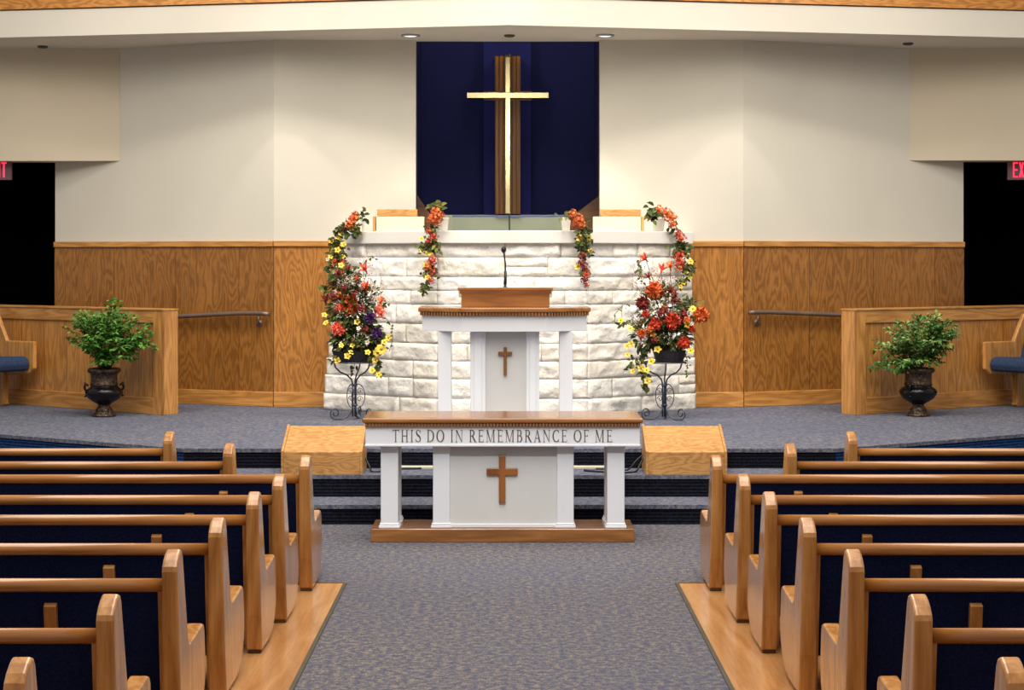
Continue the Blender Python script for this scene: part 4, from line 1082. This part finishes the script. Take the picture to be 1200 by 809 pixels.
potted('paler variegated plant in a dark bronze urn before the right half wall', 1076, 17.0, .9, LEAFV, 9, dict(n=84, rx=.43, rz=.29, cx=-.05, cz=.70, tilt=.1))

# ------------------------------------------------------------------ lights
def area(name, loc, rot, size, sy, p, col=(1, .93, .84)):
    l = bpy.data.lights.new(name, 'AREA'); l.shape = 'RECTANGLE'; l.size = size; l.size_y = sy; l.energy = p; l.color = col
    o = bpy.data.objects.new(name, l); C.objects.link(o); o.location = loc; o.rotation_euler = rot; return o
def spot(name, loc, tgt, p, ang, blend=.5, rad=.06, col=(1, .92, .82)):
    l = bpy.data.lights.new(name, 'SPOT'); l.energy = p; l.spot_size = R(ang); l.spot_blend = blend; l.shadow_soft_size = rad; l.color = col
    o = bpy.data.objects.new(name, l); C.objects.link(o); o.location = loc
    o.rotation_euler = (Vector(tgt) - Vector(loc)).to_track_quat('-Z', 'Y').to_euler(); return o
area('nave_light', (0, 9.6, 7.8), (0, 0, 0), 5.5, 11, 1000)
for sx in (-1, 1):
    l = area('side_fill', (sx * 4.6, 12, 6), (0, 0, 0), 3, 2, 130)
    l.rotation_euler = (Vector((sx * 5.6, 18.8, 3.2)) - l.location).to_track_quat('-Z', 'Y').to_euler()
for x in (-4.2, -1.4, 1.4, 4.2):
    spot('stage_spot', (x, 13.6, 8.2), (x * .75, 17.0, .6), 560, 62, .7, .35)
for x in (-1.3, 1.3):
    spot('stone_spot', (x, 12.2, 6.6), (x * .95, 17.2, 1.15), 520, 25, .5, .15, (1, .95, .88))  # added without a fixture, to brighten the stone
spot('table_spot', (-.8, 4.5, 6.5), (0, 12.6, .5), 640, 24, .7, .3, (.95, .97, 1))  # this pair is added to light the table front, no fixture
spot('table_spot', (.8, 4.5, 6.5), (0, 12.6, .5), 640, 24, .7, .3, (.95, .97, 1))
for px, p in ((492, 45), (698, 100)):
    spot('recess_downlight', (wx(px, 17.6), 17.5, WT - .05), (wx(px, 17.6), 17.05, 0), p, 66, .3, .05)
for sx in (-1, 1):
    spot('corner_scallop_light', (sx * 2.35, 17.48, WT - .04), (sx * 2.35, 17.48, 0), 22, 66, .12, .03)  # added without a fixture, to draw the light edges on the walls
spot('cross_spot', (0, 4.8, 4.45), (0, 19.4, 3.3), 170, 10, .4, .1)  # unseen spot added to brighten the brass
for x in (-.75, .75): spot('recess_wash', (x, 18.6, 5.1), (x * .5, 19.6, 2.4), 34, 110, .6, .1)  # hidden above the opening, added to lift the navy
w = bpy.data.worlds.new('world'); scn.world = w; w.use_nodes = True
bg = w.node_tree.nodes['Background']; bg.inputs[0].default_value = (1, .95, .89, 1); nt = w.node_tree
tcw = N(nt, 'ShaderNodeTexCoord'); sw = N(nt, 'ShaderNodeSeparateXYZ'); L(nt, tcw.outputs['Generated'], sw.inputs[0])
mr = N(nt, 'ShaderNodeMapRange'); L(nt, sw.outputs[1], mr.inputs[0])      # the rear of the nave is dimmer than the stage end
for i, v in ((1, -.9), (2, .2), (3, .32), (4, .56)): mr.inputs[i].default_value = v
L(nt, mr.outputs[0], bg.inputs[1])

# ------------------------------------------------------------------ camera
cd = bpy.data.cameras.new('camera'); cam = bpy.data.objects.new('camera', cd); C.objects.link(cam)
cam.location = (0, 0, HC); cam.rotation_euler = (R(90), 0, 0)
cd.sensor_fit = 'HORIZONTAL'; cd.sensor_width = 36; cd.lens = F / 1200 * 36
cd.shift_x = (600 - CX) / 1200; cd.shift_y = -(404.5 - CY) / 1200
cd.clip_start = .05; cd.clip_end = 100
scn.camera = cam
scn.view_settings.view_transform = 'Standard'
scn.view_settings.look = 'None'
scn.view_settings.exposure = 0.0
